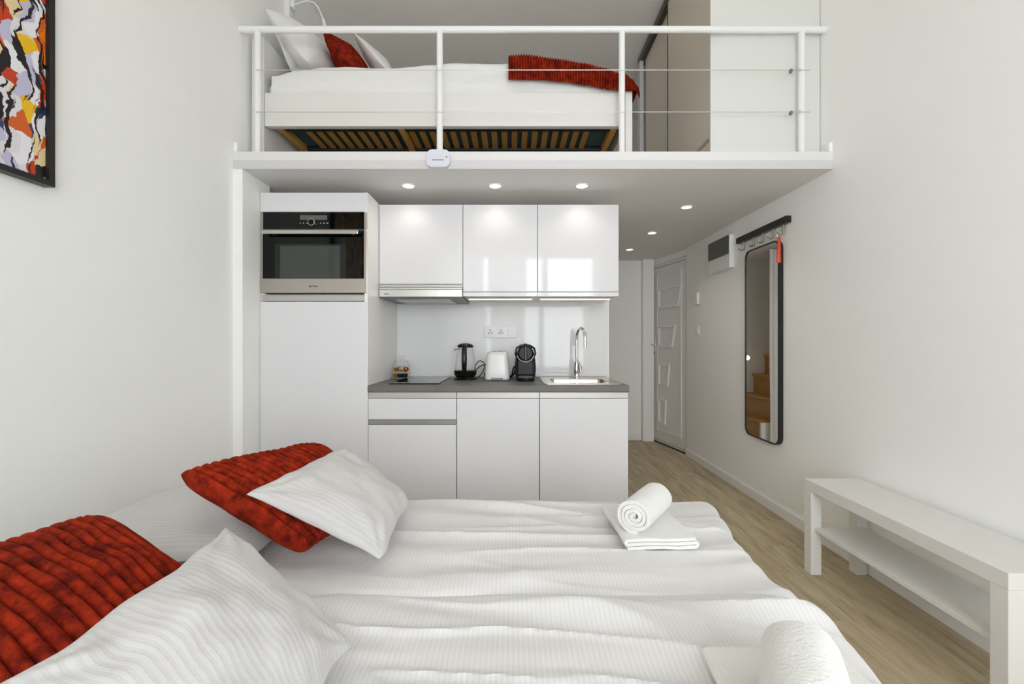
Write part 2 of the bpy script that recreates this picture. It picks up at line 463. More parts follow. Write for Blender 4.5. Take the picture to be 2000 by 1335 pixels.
# floor planks
fl = struct('floor', B(XL - 0.1, 1.95, YB - 0.1, 5.2, -0.05, -0.0085), 'dark_gap')
PWI, PLE = 0.192, 1.285
shared = {}
def plank_mesh(w, l):
    key = (round(w, 3), round(l, 3))
    if key not in shared:
        me = bpy.data.meshes.new('plank')
        bm = B(0.0004, w - 0.0004, 0.0004, l - 0.0004, -0.0084, 0.0, bev=0.0)
        es = [e for e in bm.edges if all(v.co.z > -0.001 for v in e.verts)]
        bmesh.ops.bevel(bm, geom=es, offset=0.0014, segments=1, affect='EDGES')
        finish(me, bm, False); me.materials.append(M['laminate_oak'])
        shared[key] = me
    return shared[key]
x = XL
ci = 0
rnd = random.Random(11)
while x < 1.80:
    w = min(PWI, 1.86 - x)
    y = YB - rnd.uniform(0.1, 1.1)
    while y < 5.05:
        y0, y1 = max(y, YB), min(y + PLE, 5.05)
        if y1 - y0 > 0.03:
            o = bpy.data.objects.new('plank', plank_mesh(w, y1 - y0)); COL.objects.link(o)
            o.parent = fl; o.location = Vector((x, y0, 0)) - ORG['floor']
        y += PLE
    x += PWI; ci += 1

# window behind the photographer, with frame bars and panes
win = struct('window_1', ring_prism(bmesh.new(), [(wx1, wz1), (wx0, wz1), (wx0, wz0), (wx1, wz0)],
             [(wx1 - 0.06, wz1 - 0.06), (wx0 + 0.06, wz1 - 0.06), (wx0 + 0.06, wz0 + 0.06), (wx1 - 0.06, wz0 + 0.06)],
             lambda a, b, d: (a, d, b), YB - 0.11, YB - 0.05), 'trim_paint')
for xm in (-0.32, 0.51):
    obj('mullion', B(xm - 0.04, xm + 0.04, YB - 0.105, YB - 0.055, wz0 + 0.05, wz1 - 0.05, bev=0.004), 'trim_paint', win)
for xa, xb in ((wx0 + 0.05, -0.36), (-0.28, 0.47), (0.55, wx1 - 0.05)):
    obj('pane', B(xa, xb, YB - 0.084, YB - 0.078, wz0 + 0.05, wz1 - 0.05), 'window_glass', win)

def curtain(name, x0, x1, y, z0, z1, amp, folds, material, label, seed=0):
    bm = bmesh.new(); nx, nz = folds * 10, 14; rows = []
    for j in range(nz + 1):
        t = j / nz; row = []
        for i in range(nx + 1):
            u = i / nx
            a = amp * (0.75 + 0.4 * noise.noise((u * 5, t * 1.2, seed)))
            yy = y + a * math.sin(2 * math.pi * folds * u + 0.6 * noise.noise((u * 3, t * 2, seed + 5)))
            row.append(bm.verts.new((x0 + (x1 - x0) * u + 0.01 * noise.noise((u * 4, t * 3, seed + 2)), yy, z1 + (z0 - z1) * t)))
        rows.append(row)
    for j in range(nz):
        for i in range(nx):
            bm.faces.new((rows[j][i], rows[j][i + 1], rows[j + 1][i + 1], rows[j + 1][i]))
    return tag(obj(name, bm, material), label, 'curtain')
curtain('curtain', -1.32, -0.44, YB + 0.10, 0.04, 2.95, 0.035, 9, 'sheer_fabric', 'sheer white curtain at the head side of the tall window', 1)
curtain('curtain', -0.36, 0.22, YB + 0.10, 0.04, 2.95, 0.035, 6, 'sheer_fabric', 'sheer white curtain in the middle of the tall window', 2)
curtain('curtain', 1.22, 1.62, YB + 0.10, 0.04, 2.95, 0.035, 5, 'sheer_fabric', 'bunched sheer white curtain at the bench side of the tall window', 3)
cr = thing('curtain_rod', 'white rod carrying the sheer window curtains', 'curtain rod', (0.15, YB + 0.10, 2.95))
obj('rod', tube(bmesh.new(), [(-1.4, YB + 0.1, 2.97), (1.66, YB + 0.1, 2.97)], 0.012), 'rail_enamel', cr)
for xm in (-1.1, 1.3):
    obj('bracket', B(xm - 0.01, xm + 0.01, YB, YB + 0.1, 2.95, 2.985, bev=0.003), 'rail_enamel', cr)

# ------------------------------------------------------------------ entrance door in its splayed wall
DA = Vector((1.61, 5.02, 0)); DB = Vector((1.753, 4.365, 0))
DW = (DB - DA).length; DRZ = math.atan2(DB.y - DA.y, DB.x - DA.x)
bm = bmesh.new()
prism(bm, [(-0.12, 0.035), (DW + 0.12, 0.035), (DW + 0.12, 0.16), (-0.12, 0.16)], lambda a, b, d: (a, b, d), 0, ZS)
o = obj('wall_entrance', bm, 'wall_paint', local=True, origin=DA, smooth=False); o.rotation_euler.z = DRZ; o['kind'] = 'structure'
bm = bmesh.new()
box(bm, -0.02, DW + 0.06, -0.004, 0.034, 1.985, ZS)
o = obj('trim_5', bm, 'wall_paint', local=True, origin=DA, smooth=False); o.rotation_euler.z = DRZ; o['kind'] = 'structure'
struct('trim_6', B(1.475, 1.60, 4.93, 4.999, 0, ZS, bev=0.004), 'wall_paint')
door = bpy.data.objects.new('door_1', None); COL.objects.link(door); door.location = DA; door.rotation_euler.z = DRZ; door['kind'] = 'structure'
ORG['door_1'] = DA
def D(name, bm, m, parent=door, **k): return obj(name, bm, m, parent, local=True, **k)
bm = bmesh.new()
ring_prism(bm, [(DW, 1.98), (0, 1.98), (0, 0.012), (DW, 0.012)], [(DW - 0.03, 1.95), (0.03, 1.95), (0.03, 0.03), (DW - 0.03, 0.03)], lambda a, b, d: (a, d, b), -0.006, 0.034)
D('door_frame', bm, 'door_white', smooth=False)
leaf = D('door_leaf', B(0.034, DW - 0.034, -0.002, 0.030, 0.034, 1.946, bev=0.003), 'door_white')
po = [(DW - 0.10, 1.87), (0.10, 1.87), (0.10, 0.13), (DW - 0.10, 0.13)]
pi_ = [(DW - 0.118, 1.852), (0.118, 1.852), (0.118, 0.148), (DW - 0.118, 0.148)]
D('panel_bead', ring_prism(bmesh.new(), po, pi_, lambda a, b, d: (a, d, b), -0.011, 0.0), 'door_white', leaf, smooth=False)
for t1, t2, z0, z1 in ((0.877, 0.786, 1.49, 1.71), (0.708, 0.619, 1.065, 1.30), (0.548, 0.505, 0.64, 0.888), (0.448, 0.419, 0.225, 0.49)):
    a0 = 0.2177 * DW; k = 0.022
    ou = [(t1 * DW, z1), (a0, z1), (a0, z0), (t2 * DW, z0)]
    inn = [(t1 * DW - k * 1.25, z1 - k), (a0 + k, z1 - k), (a0 + k, z0 + k), (t2 * DW - k * 0.9, z0 + k)]
    D('trapezoid_frame', ring_prism(bmesh.new(), ou, inn, lambda a, b, d: (a, d, b), -0.022, -0.001), 'white_plastic', leaf, smooth=False)
hb = D('door_handle', B(0.052, 0.080, -0.010, -0.002, 0.94, 1.17, bev=0.003), 'white_plastic', leaf)
bm = bmesh.new(); tube(bm, [(0.066, -0.008, 1.09), (0.066, -0.05, 1.09), (0.075, -0.056, 1.09), (0.16, -0.056, 1.09)], 0.009)
D('lever', bm, 'white_plastic', hb)
D('lock_cylinder', lathe(bmesh.new(), [(0.009, 0), (0.009, -0.014)], (0.066, 0, 1.0), 14, axis='y'), 'black_plastic', hb)
D('threshold', B(0.0, DW, -0.02, 0.034, 0.0, 0.012), 'dark_gap')

# ------------------------------------------------------------------ staircase behind the kitchen (seen in the mirror)
st = thing('staircase', 'oak winder stairs behind the kitchen, reflected in the tall mirror', 'stairs', (0.4, 4.7, 0))
edges = [(0.935, 0.115), (0.90, 0.33), (0.79, 0.55), (0.645, 0.765), (0.517, 0.98), (0.36, 1.2), (0.2, 1.41), (0.02, 1.62), (-0.16, 1.83)]
for i, (xe, z) in enumerate(edges):
    zl = edges[i - 1][1] if i else 0.0
    obj('riser', B(xe - 0.018, xe, 4.42, 4.998, zl, z - 0.03), 'stair_oak', st, smooth=False)
    xn = edges[i + 1][0] - 0.018 if i + 1 < len(edges) else xe - 0.2
    obj('tread', B(min(xn, xe - 0.05), xe + 0.022, 4.40, 4.999, z - 0.03, z, bev=0.008), 'stair_oak', st)
struct('wall_stair', B(0.10, 0.915, 4.372, 4.398, 0, 0.31), 'wall_paint')
curtain('storage_curtain', 0.30, 0.872, 4.30, 0.02, 2.03, 0.018, 7, 'curtain_white', 'white curtain beside the oak stairs, reflected in the mirror', 7)
sl = thing('stair_light', 'small round glowing light on the wall above the oak stairs', 'wall light', (0.72, 4.999, 0.94))
obj('rim', lathe(bmesh.new(), [(0.033, 0), (0.033, -0.008), (0.028, -0.012)], (0.72, 4.999, 0.94), 24, axis='y'), 'white_plastic', sl)
obj('lens', lathe(bmesh.new(), [(0.026, -0.010), (0.024, -0.016)], (0.72, 4.999, 0.94), 24, axis='y'), 'stair_glow', sl)

# ------------------------------------------------------------------ recessed ceiling spots under the loft
def spot(x, y, label, watts=1.1):
    t = thing('recessed_spotlight', label, 'ceiling light', (x, y, ZS), group='recessed spotlights under the loft')
    obj('trim_ring', lathe(bmesh.new(), [(0.040, 0), (0.040, -0.004), (0.034, -0.007), (0.031, -0.004)], (x, y, ZS), 28), 'rail_enamel', t)
    obj('lens', lathe(bmesh.new(), [(0.030, -0.002), (0.030, -0.0055), (0.026, -0.0065)], (x, y, ZS), 28), 'spot_glow', t)
    d = bpy.data.lights.new('spot_lamp', 'SPOT'); d.energy = watts; d.spot_size = math.radians(130); d.spot_blend = 0.8; d.shadow_soft_size = 0.03
    d.color = (1.0, 0.92, 0.8)
    l = bpy.data.objects.new('spot_lamp', d); COL.objects.link(l); l.parent = t; l.location = (0, 0, -0.03)
spot(-0.615, 2.60, 'recessed spotlight in the loft underside above the hood cabinet')
spot(-0.10, 2.60, 'recessed spotlight above the middle upper cabinet')
spot(0.415, 2.60, 'recessed spotlight above the upper cabinet nearest the hallway')
spot(1.20, 3.01, 'recessed spotlight over the passage, nearest of the hallway three', 4.4)
spot(1.19, 3.72, 'recessed spotlight over the passage, middle of the hallway three', 3.4)
spot(1.18, 4.39, 'recessed spotlight nearest the entrance door', 1.0)

# ------------------------------------------------------------------ kitchen
YF = 2.515       # front plane of tall and base units
YW = 3.15        # splash plane
TX0, TX1 = -1.447, -0.829
tall = thing('tall_cabinet', 'tall glossy white kitchen cabinet housing the built-in oven', 'cabinet', ((TX0 + TX1) / 2, 2.85, 0))
bm = bmesh.new()
box(bm, TX0, TX0 + 0.018, YF + 0.02, YW, 0.0, 1.979); body1 = bm
obj('side_panel', bm, 'carcass_white', tall, smooth=False)
obj('side_panel', B(TX1 - 0.018, TX1, YF + 0.001, YW, 0.0, 1.979), 'carcass_white', tall, smooth=False)
obj('top_panel', B(TX0 + 0.018, TX1 - 0.018, YF + 0.02, YW, 1.961, 1.979), 'carcass_white', tall, smooth=False)
obj('oven_shelf', B(TX0 + 0.018, TX1 - 0.018, YF + 0.02, YW, 1.378, 1.396), 'carcass_white', tall, smooth=False)
obj('back_panel', B(TX0 + 0.018, TX1 - 0.018, YW - 0.008, YW, 0.1, 1.96), 'carcass_white', tall, smooth=False)
obj('plinth', B(TX0 + 0.018, TX1 - 0.018, YF + 0.06, YF + 0.076, 0, 0.095), 'gloss_white', tall, smooth=False)
obj('upper_front', B(TX0 + 0.001, TX1 - 0.001, YF, YF + 0.0185, 1.868, 1.978, bev=0.0015), 'gloss_white', tall)
obj('lower_door', B(TX0, TX1 - 0.001, YF, YF + 0.0185, 0.10, 1.352, bev=0.0015), 'gloss_white', tall)
obj('handle_profile', B(TX0 + 0.006, TX1 - 0.0185, YF + 0.008, YF + 0.05, 1.355, 1.392, bev=0.002), 'alu_profile', tall)
obj('filler_strip', B(XL + 0.0505, TX0, YF + 0.02, YF + 0.04, 0, 1.979), 'carcass_white', tall, smooth=False)

OX0, OX1 = -1.441, -0.8305
ov = thing('built_in_oven', 'stainless steel and black glass built-in oven in the tall cabinet', 'oven', ((OX0 + OX1) / 2, 2.8, 1.40))
fy = YF - 0.004
obj('housing', B(OX0 + 0.02, OX1 - 0.02, YF + 0.02, 3.05, 1.398, 1.855), 'track_dark', ov, smooth=False)
PZ = lambda y: 1.12 - (y - 667.5) / 340.0
cp = obj('control_panel', B(OX0, OX1, fy, fy + 0.022, PZ(448.5), PZ(414.5), bev=0.002), 'steel', ov)
obj('panel_glass', B(-1.426, -0.848, fy - 0.0025, fy, PZ(447.6), PZ(415.2)), 'black_glass', cp, smooth=False)
obj('display', B(-1.2147, -1.059, fy - 0.0035, fy - 0.0024, PZ(429.7), PZ(420.7)), 'display_grey', cp, smooth=False)
kn = obj('knob', lathe(bmesh.new(), [(0.022, 0), (0.022, -0.012), (0.019, -0.016), (0.017, -0.016)], (-1.144, fy - 0.003, PZ(435.2)), 28, axis='y'), 'chrome', ov)
obj('knob_face', lathe(bmesh.new(), [(0.0175, -0.0155), (0.0165, -0.0175)], (-1.144, fy - 0.003, PZ(435.2)), 28, axis='y'), 'coffee_dark', kn)
for i, (a, w) in enumerate(((587.5, 2), (593.8, 1.6), (600.6, 1.8), (627, 2), (633.8, 3), (640.3, 3.6))):
    xx = (a - 1000) / 340
    obj('touch_key', B(xx - w / 680, xx + w / 680, fy - 0.0034, fy - 0.0024, PZ(437), PZ(435.4)), 'print_light', cp, smooth=False)
dr = obj('oven_door', B(OX0, OX1, fy, fy + 0.024, PZ(572), PZ(450.6), bev=0.003), 'steel', ov)
obj('door_glass', B(-1.428, -0.849, fy - 0.0025, fy, PZ(544), PZ(451.4)), 'black_glass', dr, smooth=False)
obj('window_rim', B(-1.358, -0.95, fy - 0.0032, fy - 0.0024, PZ(543.4), PZ(476.5)), 'oven_window_rim', dr, smooth=False)
obj('window', B(-1.328, -0.985, fy - 0.0038, fy - 0.0031, PZ(543.4), PZ(480)), 'oven_window', dr, smooth=False)
hd = obj('handle', B(-1.412, -0.868, fy - 0.048, fy - 0.036, PZ(460.5) , PZ(453), bev=0.003), 'steel_light', dr)
for xx in (-1.36, -0.91):
    obj('handle_post', B(xx - 0.008, xx + 0.008, fy - 0.038, fy - 0.002, PZ(459), PZ(454)), 'steel', hd, smooth=False)
lettering('maker_lettering', 'gorenje', 0.0165, (-1.140, fy - 0.0008, PZ(558.3)), 'print_dark', dr)
obj('vent_slot', B(OX0 + 0.03, OX1 - 0.03, YF + 0.002, YF + 0.012, 1.395, 1.3995), 'black_matt', ov, smooth=False)

# base units
BX = [-0.8275, -0.3185, 0.158, 0.670]
ZB = 0.832
def base_unit(k, label, drawer=False):
    x0, x1 = BX[k] + 0.001, BX[k + 1] - 0.001
    t = thing('base_cabinet', label, 'cabinet', ((x0 + x1) / 2, 2.8, 0), group='glossy white base cabinets under the worktop')
    bm = B(x0, x1, YF + 0.024, YW - 0.01, 0.10, ZB - 0.001)
    top = [f for f in bm.faces if f.normal.z > 0.9 or f.calc_center_median().z > ZB - 0.01]
    bmesh.ops.delete(bm, geom=top, context='FACES_ONLY')
    bd = obj('body', bm, 'carcass_white', t, smooth=False)
    md = bd.modifiers.new('thickness', 'SOLIDIFY'); md.thickness = 0.016; md.offset = -1
    obj('handle_profile', B(x0, x1, YF + 0.006, YF + 0.0235, 0.796, ZB - 0.001, bev=0.002), 'alu_profile', t)
    if drawer:
        obj('drawer_front', B(x0 + 0.001, x1 - 0.0015, YF, YF + 0.0185, 0.676, 0.7935, bev=0.0015), 'gloss_white', t)
        obj('handle_profile', B(x0, x1, YF + 0.006, YF + 0.0235, 0.6455, 0.674, bev=0.002), 'alu_dark', t)
        obj('door', B(x0 + 0.001, x1 - 0.0015, YF, YF + 0.0185, 0.10, 0.6435, bev=0.0015), 'gloss_white', t)
    else:
        obj('door', B(x0 + 0.0015, x1 - 0.0015, YF, YF + 0.0185, 0.10, 0.7935, bev=0.0015), 'gloss_white', t)
    obj('plinth', B(x0, x1, YF + 0.07, YF + 0.086, 0, 0.099), 'gloss_white', t, smooth=False)
base_unit(0, 'glossy white base cabinet with a drawer above its door, below the hob', True)
base_unit(1, 'glossy white base cabinet with one door, in the middle below the kettle')
base_unit(2, 'glossy white base cabinet with one door below the sink')

# worktop with a cut-out for the sink bowl
SX0, SX1, SY0, SY1 = 0.245, 0.605, 2.625, 2.945
bm = bmesh.new()
ou = [(0.672, YW), (-0.8285, YW), (-0.8285, YF - 0.004), (0.672, YF - 0.004)]
inn = [(SX1, SY1), (SX0, SY1), (SX0, SY0), (SX1, SY0)]
ring_prism(bm, ou, inn, lambda a, b, d: (a, b, d), ZB, 0.87)
es = [e for e in bm.edges if all(abs(v.co.y - (YF - 0.004)) < 1e-4 for v in e.verts) and abs(e.verts[0].co.z - e.verts[1].co.z) < 1e-4]
bmesh.ops.bevel(bm, geom=es, offset=0.004, segments=3, affect='EDGES')
tag(obj('worktop', bm, 'concrete_top'), 'dark grey concrete-look kitchen worktop', 'worktop')

# splash panel
tag(obj('splash_panel', B(-0.828, 0.69, YW, YW + 0.0095, 0.871, 1.42), 'splash_white', smooth=False), 'glossy off-white glass splashback behind the worktop', 'splashback')

# hob
hb = thing('hob', 'black glass two-zone hob set in the grey worktop', 'hob', (-0.58, 2.83, 0.87))
obj('glass_plate', B(-0.727, -0.433, 2.59, 3.07, 0.8703, 0.876, bev=0.0015), 'black_glass', hb)
for yy, rr in ((2.70, 0.06), (2.93, 0.085)):
    obj('zone_ring', ring_prism(bmesh.new(), [(-0.58 + rr * math.cos(a * math.pi / 20), yy + rr * math.sin(a * math.pi / 20)) for a in range(40)],
        [(-0.58 + (rr - 0.002) * math.cos(a * math.pi / 20), yy + (rr - 0.002) * math.sin(a * math.pi / 20)) for a in range(40)],
        lambda a, b, d: (a, b, d), 0.8758, 0.8762), 'display_grey', hb)

# sink
sk = thing('sink', 'stainless steel inset sink with one bowl in the worktop', 'sink', (0.425, 2.82, 0.87))
bm = bmesh.new()
ou = rrect(0.19, 0.655, 2.575, 3.065, 0.02, 4); inn = rrect(SX0 + 0.004, SX1 - 0.004, SY0 + 0.004, SY1 - 0.004, 0.03, 4)
ring_prism(bm, ou, inn, lambda a, b, d: (a, b, d), 0.8702, 0.8745)
obj('rim', bm, 'sink_steel', sk)
bm = bmesh.new()
rings = []
for ins, z in ((0.0045, 0.8735), (0.007, 0.868), (0.012, 0.76), (0.035, 0.722), (0.06, 0.718)):
    rings.append([bm.verts.new((a, b, z)) for a, b in rrect(SX0 + ins, SX1 - ins, SY0 + ins, SY1 - ins, 0.03 if ins < 0.05 else 0.02, 4)])
for r0, r1 in zip(rings, rings[1:]):
    n = len(r0)
    for i in range(n): bm.faces.new((r0[i], r0[(i + 1) % n], r1[(i + 1) % n], r1[i]))
bm.faces.new(rings[-1])
obj('bowl', bm, 'sink_steel', sk)
obj('drain', lathe(bmesh.new(), [(0.04, 0), (0.04, 0.003), (0.03, 0.004)], (0.425, 2.785, 0.7185), 24), 'chrome', sk)

# tap
tp = thing('tap', 'chrome kitchen mixer tap with a tall curved spout', 'tap', (0.445, 3.01, 0.8745))
obj('base_ring', lathe(bmesh.new(), [(0.024, 0), (0.024, 0.006), (0.019, 0.010), (0.018, 0.03)], (0.445, 3.01, 0.8745), 24), 'chrome', tp)
obj('body', lathe(bmesh.new(), [(0.019, 0.028), (0.021, 0.05), (0.018, 0.09), (0.012, 0.125), (0.009, 0.135)], (0.445, 3.01, 0.8745), 24), 'chrome', tp)
pts = [(0.445, 3.01, 0.98), (0.445, 3.01, 1.13)]
for k in range(1, 13):
    a = math.pi * k / 12
    pts.append((0.445 + 0.019 * (1 - math.cos(a)), 3.01 - 0.055 * (1 - math.cos(a)), 1.145 + 0.068 * math.sin(a)))
pts.append((0.483, 2.90, 1.085))
obj('spout', tube(bmesh.new(), pts, 0.0098, 16), 'chrome', tp)
lv = bmesh.new()
tube(lv, [(0.452, 2.992, 0.985), (0.462, 2.978, 0.95), (0.467, 2.968, 0.915)], [0.009, 0.013, 0.008], 12)
obj('lever', lv, 'chrome', tp)

# upper units and hood
YU = 2.72
UX = [-0.826, -0.3055, 0.159, 0.665]
for k, label in enumerate(('glossy white upper cabinet above the hood, beside the oven', 'glossy white upper cabinet in the middle, with window glare on its edge',
                           'glossy white upper cabinet nearest the hallway, above the sink')):
    x0, x1 = UX[k] + 0.0005, UX[k + 1] - 0.0005
    t = thing('wall_cabinet', label, 'cabinet', ((x0 + x1) / 2, 2.95, 1.403), group='glossy white upper cabinets')
    zb = 1.461 if k == 0 else 1.407
    obj('body', B(x0, x1, YU + 0.0195, YW - 0.001, zb, 1.973), 'carcass_white', t, smooth=False)
    zd = 1.481 if k == 0 else 1.433
    obj('door', B(x0 + 0.0015, x1 - 0.0015, YU, YU + 0.0185, zd, 1.972, bev=0.0015), 'gloss_white', t)
    obj('handle_profile', B(x0, x1, YU + 0.002, YU + 0.019, zb if k == 0 else 1.404, zd - 0.0045, bev=0.002), 'alu_profile' if k == 0 else 'gloss_white', t)
    if k:
        obj('light_housing', B(x0 + 0.02, x1 - 0.025, 2.83, 2.868, 1.398, 1.4065, bev=0.002), 'alu_profile', t)
        obj('light_strip', B(x0 + 0.024, x1 - 0.029, 2.838, 2.858, 1.3955, 1.3985), 'strip_glow', t, smooth=False)
hd = thing('range_hood', 'slim stainless steel pull-out hood under the upper cabinet', 'extractor hood', (-0.566, 2.9, 1.392))
obj('body', B(-0.822, -0.309, YU + 0.024, YW - 0.002, 1.392, 1.4605, bev=0.002), 'grey_plastic', hd)
fr = obj('front_panel', B(-0.824, -0.308, YU - 0.006, YU + 0.018, 1.400, 1.4435, bev=0.002), 'steel_light', hd)
obj('slide_strip', B(-0.824, -0.308, YU + 0.0, YU + 0.018, 1.4455, 1.4585, bev=0.001), 'alu_profile', hd)
lettering('maker_lettering', 'cata', 0.020, (-0.778, YU - 0.0066, 1.4185), 'print_dark', fr)
obj('filter', B(-0.74, -0.39, 2.78, 3.05, 1.386, 1.3925, bev=0.002), 'steel', hd)

# sockets
so = thing('socket_strip', 'white triple wall plate with two sockets and a switch', 'socket', (-0.08, YW, 1.15))
obj('plate', B(-0.199, 0.037, YW - 0.010, YW - 0.0005, 1.150, 1.232, bev=0.003), 'white_plastic', so)
for cx in (-0.157, -0.081):
    s = obj('socket', lathe(bmesh.new(), [(0.031, -0.009), (0.031, -0.0125), (0.021, -0.0125), (0.020, -0.0105)], (cx, YW, 1.191), 28, axis='y'), 'white_plastic', so)
    for dx, dz in ((-0.0095, -0.006), (0.0095, -0.006), (0.0, 0.012)):
        obj('pin_hole', lathe(bmesh.new(), [(0.0042, -0.0100), (0.0042, -0.0130)], (cx + dx, YW, 1.191 + dz), 10, axis='y'), 'black_matt', s)
obj('rocker', B(-0.030, 0.026, YW - 0.014, YW - 0.009, 1.163, 1.219, bev=0.002), 'white_plastic', so)

# kettle
kx, ky, kz = -0.312, 2.93, 0.8705
ke = thing('kettle', 'glass kettle with black base, lid and handle on the worktop', 'kettle', (kx, ky, kz))
obj('power_base', lathe(bmesh.new(), [(0.078, 0), (0.080, 0.006), (0.070, 0.018), (0.066, 0.020)], (kx, ky, kz), 36), 'black_plastic', ke)
obj('heater_ring', lathe(bmesh.new(), [(0.062, 0.021), (0.072, 0.030), (0.077, 0.058), (0.074, 0.062), (0.0, 0.062)][:4], (kx, ky, kz), 36), 'black_plastic', ke)
bm = bmesh.new()
lathe(bm, [(0.070, 0.0625), (0.068, 0.10), (0.058, 0.17), (0.049, 0.212)], (kx, ky, kz), 36)
obj('glass_body', bm, 'clear_glass', ke)
obj('lid', lathe(bmesh.new(), [(0.049, 0.2125), (0.056, 0.222), (0.052, 0.229), (0.034, 0.238), (0.010, 0.243)], (kx, ky, kz), 36), 'black_plastic', ke)
bm = bmesh.new()
tube(bm, [(kx + 0.002, ky - 0.050, kz + 0.226), (kx + 0.002, ky - 0.082, kz + 0.218), (kx + 0.003, ky - 0.100, kz + 0.19), (kx + 0.004, ky - 0.106, kz + 0.13), (kx + 0.003, ky - 0.098, kz + 0.075), (kx + 0.002, ky - 0.074, kz + 0.052)],
     [0.016, 0.018, 0.0175, 0.0185, 0.016, 0.014], 14)
obj('handle', bm, 'black_plastic', ke)
bm = bmesh.new()
tube(bm, [(kx - 0.030, ky - 0.040, kz + 0.205), (kx - 0.062, ky - 0.055, kz + 0.200), (kx - 0.065, ky - 0.055, kz + 0.192)], 0.004, 8)
obj('spout_clip', bm, 'grey_plastic', ke)
def cord(pts, r, label):
    # smooth Catmull-Rom cord
    P = [Vector(p) for p in pts]; out = []
    for i in range(len(P) - 1):
        p0 = P[max(0, i - 1)]; p1 = P[i]; p2 = P[i + 1]; p3 = P[min(len(P) - 1, i + 2)]
        for k in range(8):
            t = k / 8
            out.append(0.5 * ((2 * p1) + (p2 - p0) * t + (2 * p0 - 5 * p1 + 4 * p2 - p3) * t * t + (3 * p1 - p0 - 3 * p2 + p3) * t ** 3))
    out.append(P[-1])
    return tag(obj('power_cord', tube(bmesh.new(), out, r, 8), 'black_matt'), label, 'cord')
cord([(-0.236, 2.955, 0.880), (-0.215, 2.955, 0.895), (-0.190, 2.97, 0.935), (-0.192, 3.00, 0.975), (-0.225, 3.01, 0.990), (-0.252, 3.00, 0.955),
      (-0.250, 3.00, 0.930), (-0.210, 3.02, 0.958), (-0.165, 3.045, 0.960), (-0.156, 3.05, 0.93), (-0.192, 3.03, 0.905), (-0.186, 3.03, 0.876)], 0.0032,
     'black power cord looped between the kettle and the toaster')
cord([(0.022, 2.95, 0.96), (0.010, 2.96, 0.94), (0.004, 2.97, 0.915), (-0.002, 3.0, 0.890), (-0.03, 3.045, 0.877), (-0.01, 3.05, 0.877), (0.012, 3.0, 0.90), (0.02, 2.98, 0.93)], 0.005,
     'black power cord bundled beside the coffee machine')

# toaster
tx, ty, tz = -0.096, 2.905, 0.8705
to = thing('toaster', 'white toaster standing end-on between kettle and coffee machine', 'toaster', (tx, ty, tz))
obj('foot_plate', B(tx - 0.074, tx + 0.074, ty - 0.10, ty + 0.11, tz, tz + 0.016, bev=0.004), 'grey_plastic', to)
bm = bmesh.new(); rings = []
prof = [(0.079, 0.010), (0.080, 0.016), (0.078, 0.06), (0.072, 0.13), (0.068, 0.165), (0.062, 0.180), (0.050, 0.186)]
for hw, h in prof:
    k = hw / 0.08
    rings.append([bm.verts.new((tx + a, ty + b, tz + h)) for a, b in rrect(-hw, hw, -0.105 * (0.55 + 0.45 * k), 0.115 * (0.55 + 0.45 * k), 0.032, 5)])
for r0, r1 in zip(rings, rings[1:]):
    n = len(r0)
    for i in range(n): bm.faces.new((r0[i], r0[(i + 1) % n], r1[(i + 1) % n], r1[i]))
bm.faces.new(rings[-1]); bm.faces.new(list(reversed(rings[0])))
obj('shell', bm, 'toaster_white', to)
obj('crumb_tray', B(tx - 0.038, tx + 0.038, ty - 0.110, ty - 0.09, tz + 0.004, tz + 0.020, bev=0.003), 'grey_plastic', to)
for dx in (-0.02, 0.02):
    obj('bread_slot', B(tx + dx - 0.010, tx + dx + 0.010, ty - 0.06, ty + 0.07, tz + 0.1852, tz + 0.1868), 'black_matt', to, smooth=False)

# coffee machine
cx, cy, cz = 0.086, 2.87, 0.8705
co = thing('coffee_machine', 'compact black capsule coffee machine on the worktop', 'coffee machine', (cx, cy, cz))
obj('rear_body', B(cx - 0.058, cx + 0.058, cy - 0.03, cy + 0.15, cz + 0.002, cz + 0.19, bev=0.014, seg=3), 'coffee_dark', co)
obj('head', lathe(bmesh.new(), [(0.040, -0.105), (0.050, -0.098), (0.052, -0.06), (0.052, 0.02)], (cx, cy, cz + 0.178), 36, axis='y'), 'coffee_dark', co)
obj('front_panel', B(cx - 0.052, cx + 0.052, cy - 0.056, cy - 0.028, cz + 0.035, cz + 0.135, bev=0.006), 'coffee_dark', co)
obj('silver_collar', ring_prism(bmesh.new(), [(cx + 0.056 * math.cos(math.radians(a)), cz + 0.178 + 0.056 * math.sin(math.radians(a))) for a in range(195, 346, 10)] + [(cx + 0.053 * math.cos(math.radians(a)), cz + 0.178 + 0.053 * math.sin(math.radians(a))) for a in range(345, 194, -10)],
    [(cx + 0.0555 * math.cos(math.radians(a)), cz + 0.178 + 0.0555 * math.sin(math.radians(a))) for a in range(195, 346, 10)] + [(cx + 0.0535 * math.cos(math.radians(a)), cz + 0.178 + 0.0535 * math.sin(math.radians(a))) for a in range(345, 194, -10)],
    lambda a, b, d: (a, d, b), cy - 0.095, cy - 0.04), 'steel_light', co)
obj('spout_ridge', B(cx - 0.009, cx + 0.009, cy - 0.116, cy - 0.10, cz + 0.13, cz + 0.222, bev=0.004), 'black_plastic', co)
bm = bmesh.new()
tube(bm, [(cx - 0.055, cy - 0.06, cz + 0.155), (cx - 0.064, cy - 0.065, cz + 0.175), (cx - 0.056, cy - 0.06, cz + 0.210), (cx - 0.030, cy - 0.05, cz + 0.226), (cx, cy - 0.05, cz + 0.230), (cx + 0.030, cy - 0.05, cz + 0.226),
          (cx + 0.056, cy - 0.06, cz + 0.210), (cx + 0.064, cy - 0.065, cz + 0.175), (cx + 0.055, cy - 0.06, cz + 0.155)], 0.007, 10)
obj('lever_handle', bm, 'black_plastic', co)
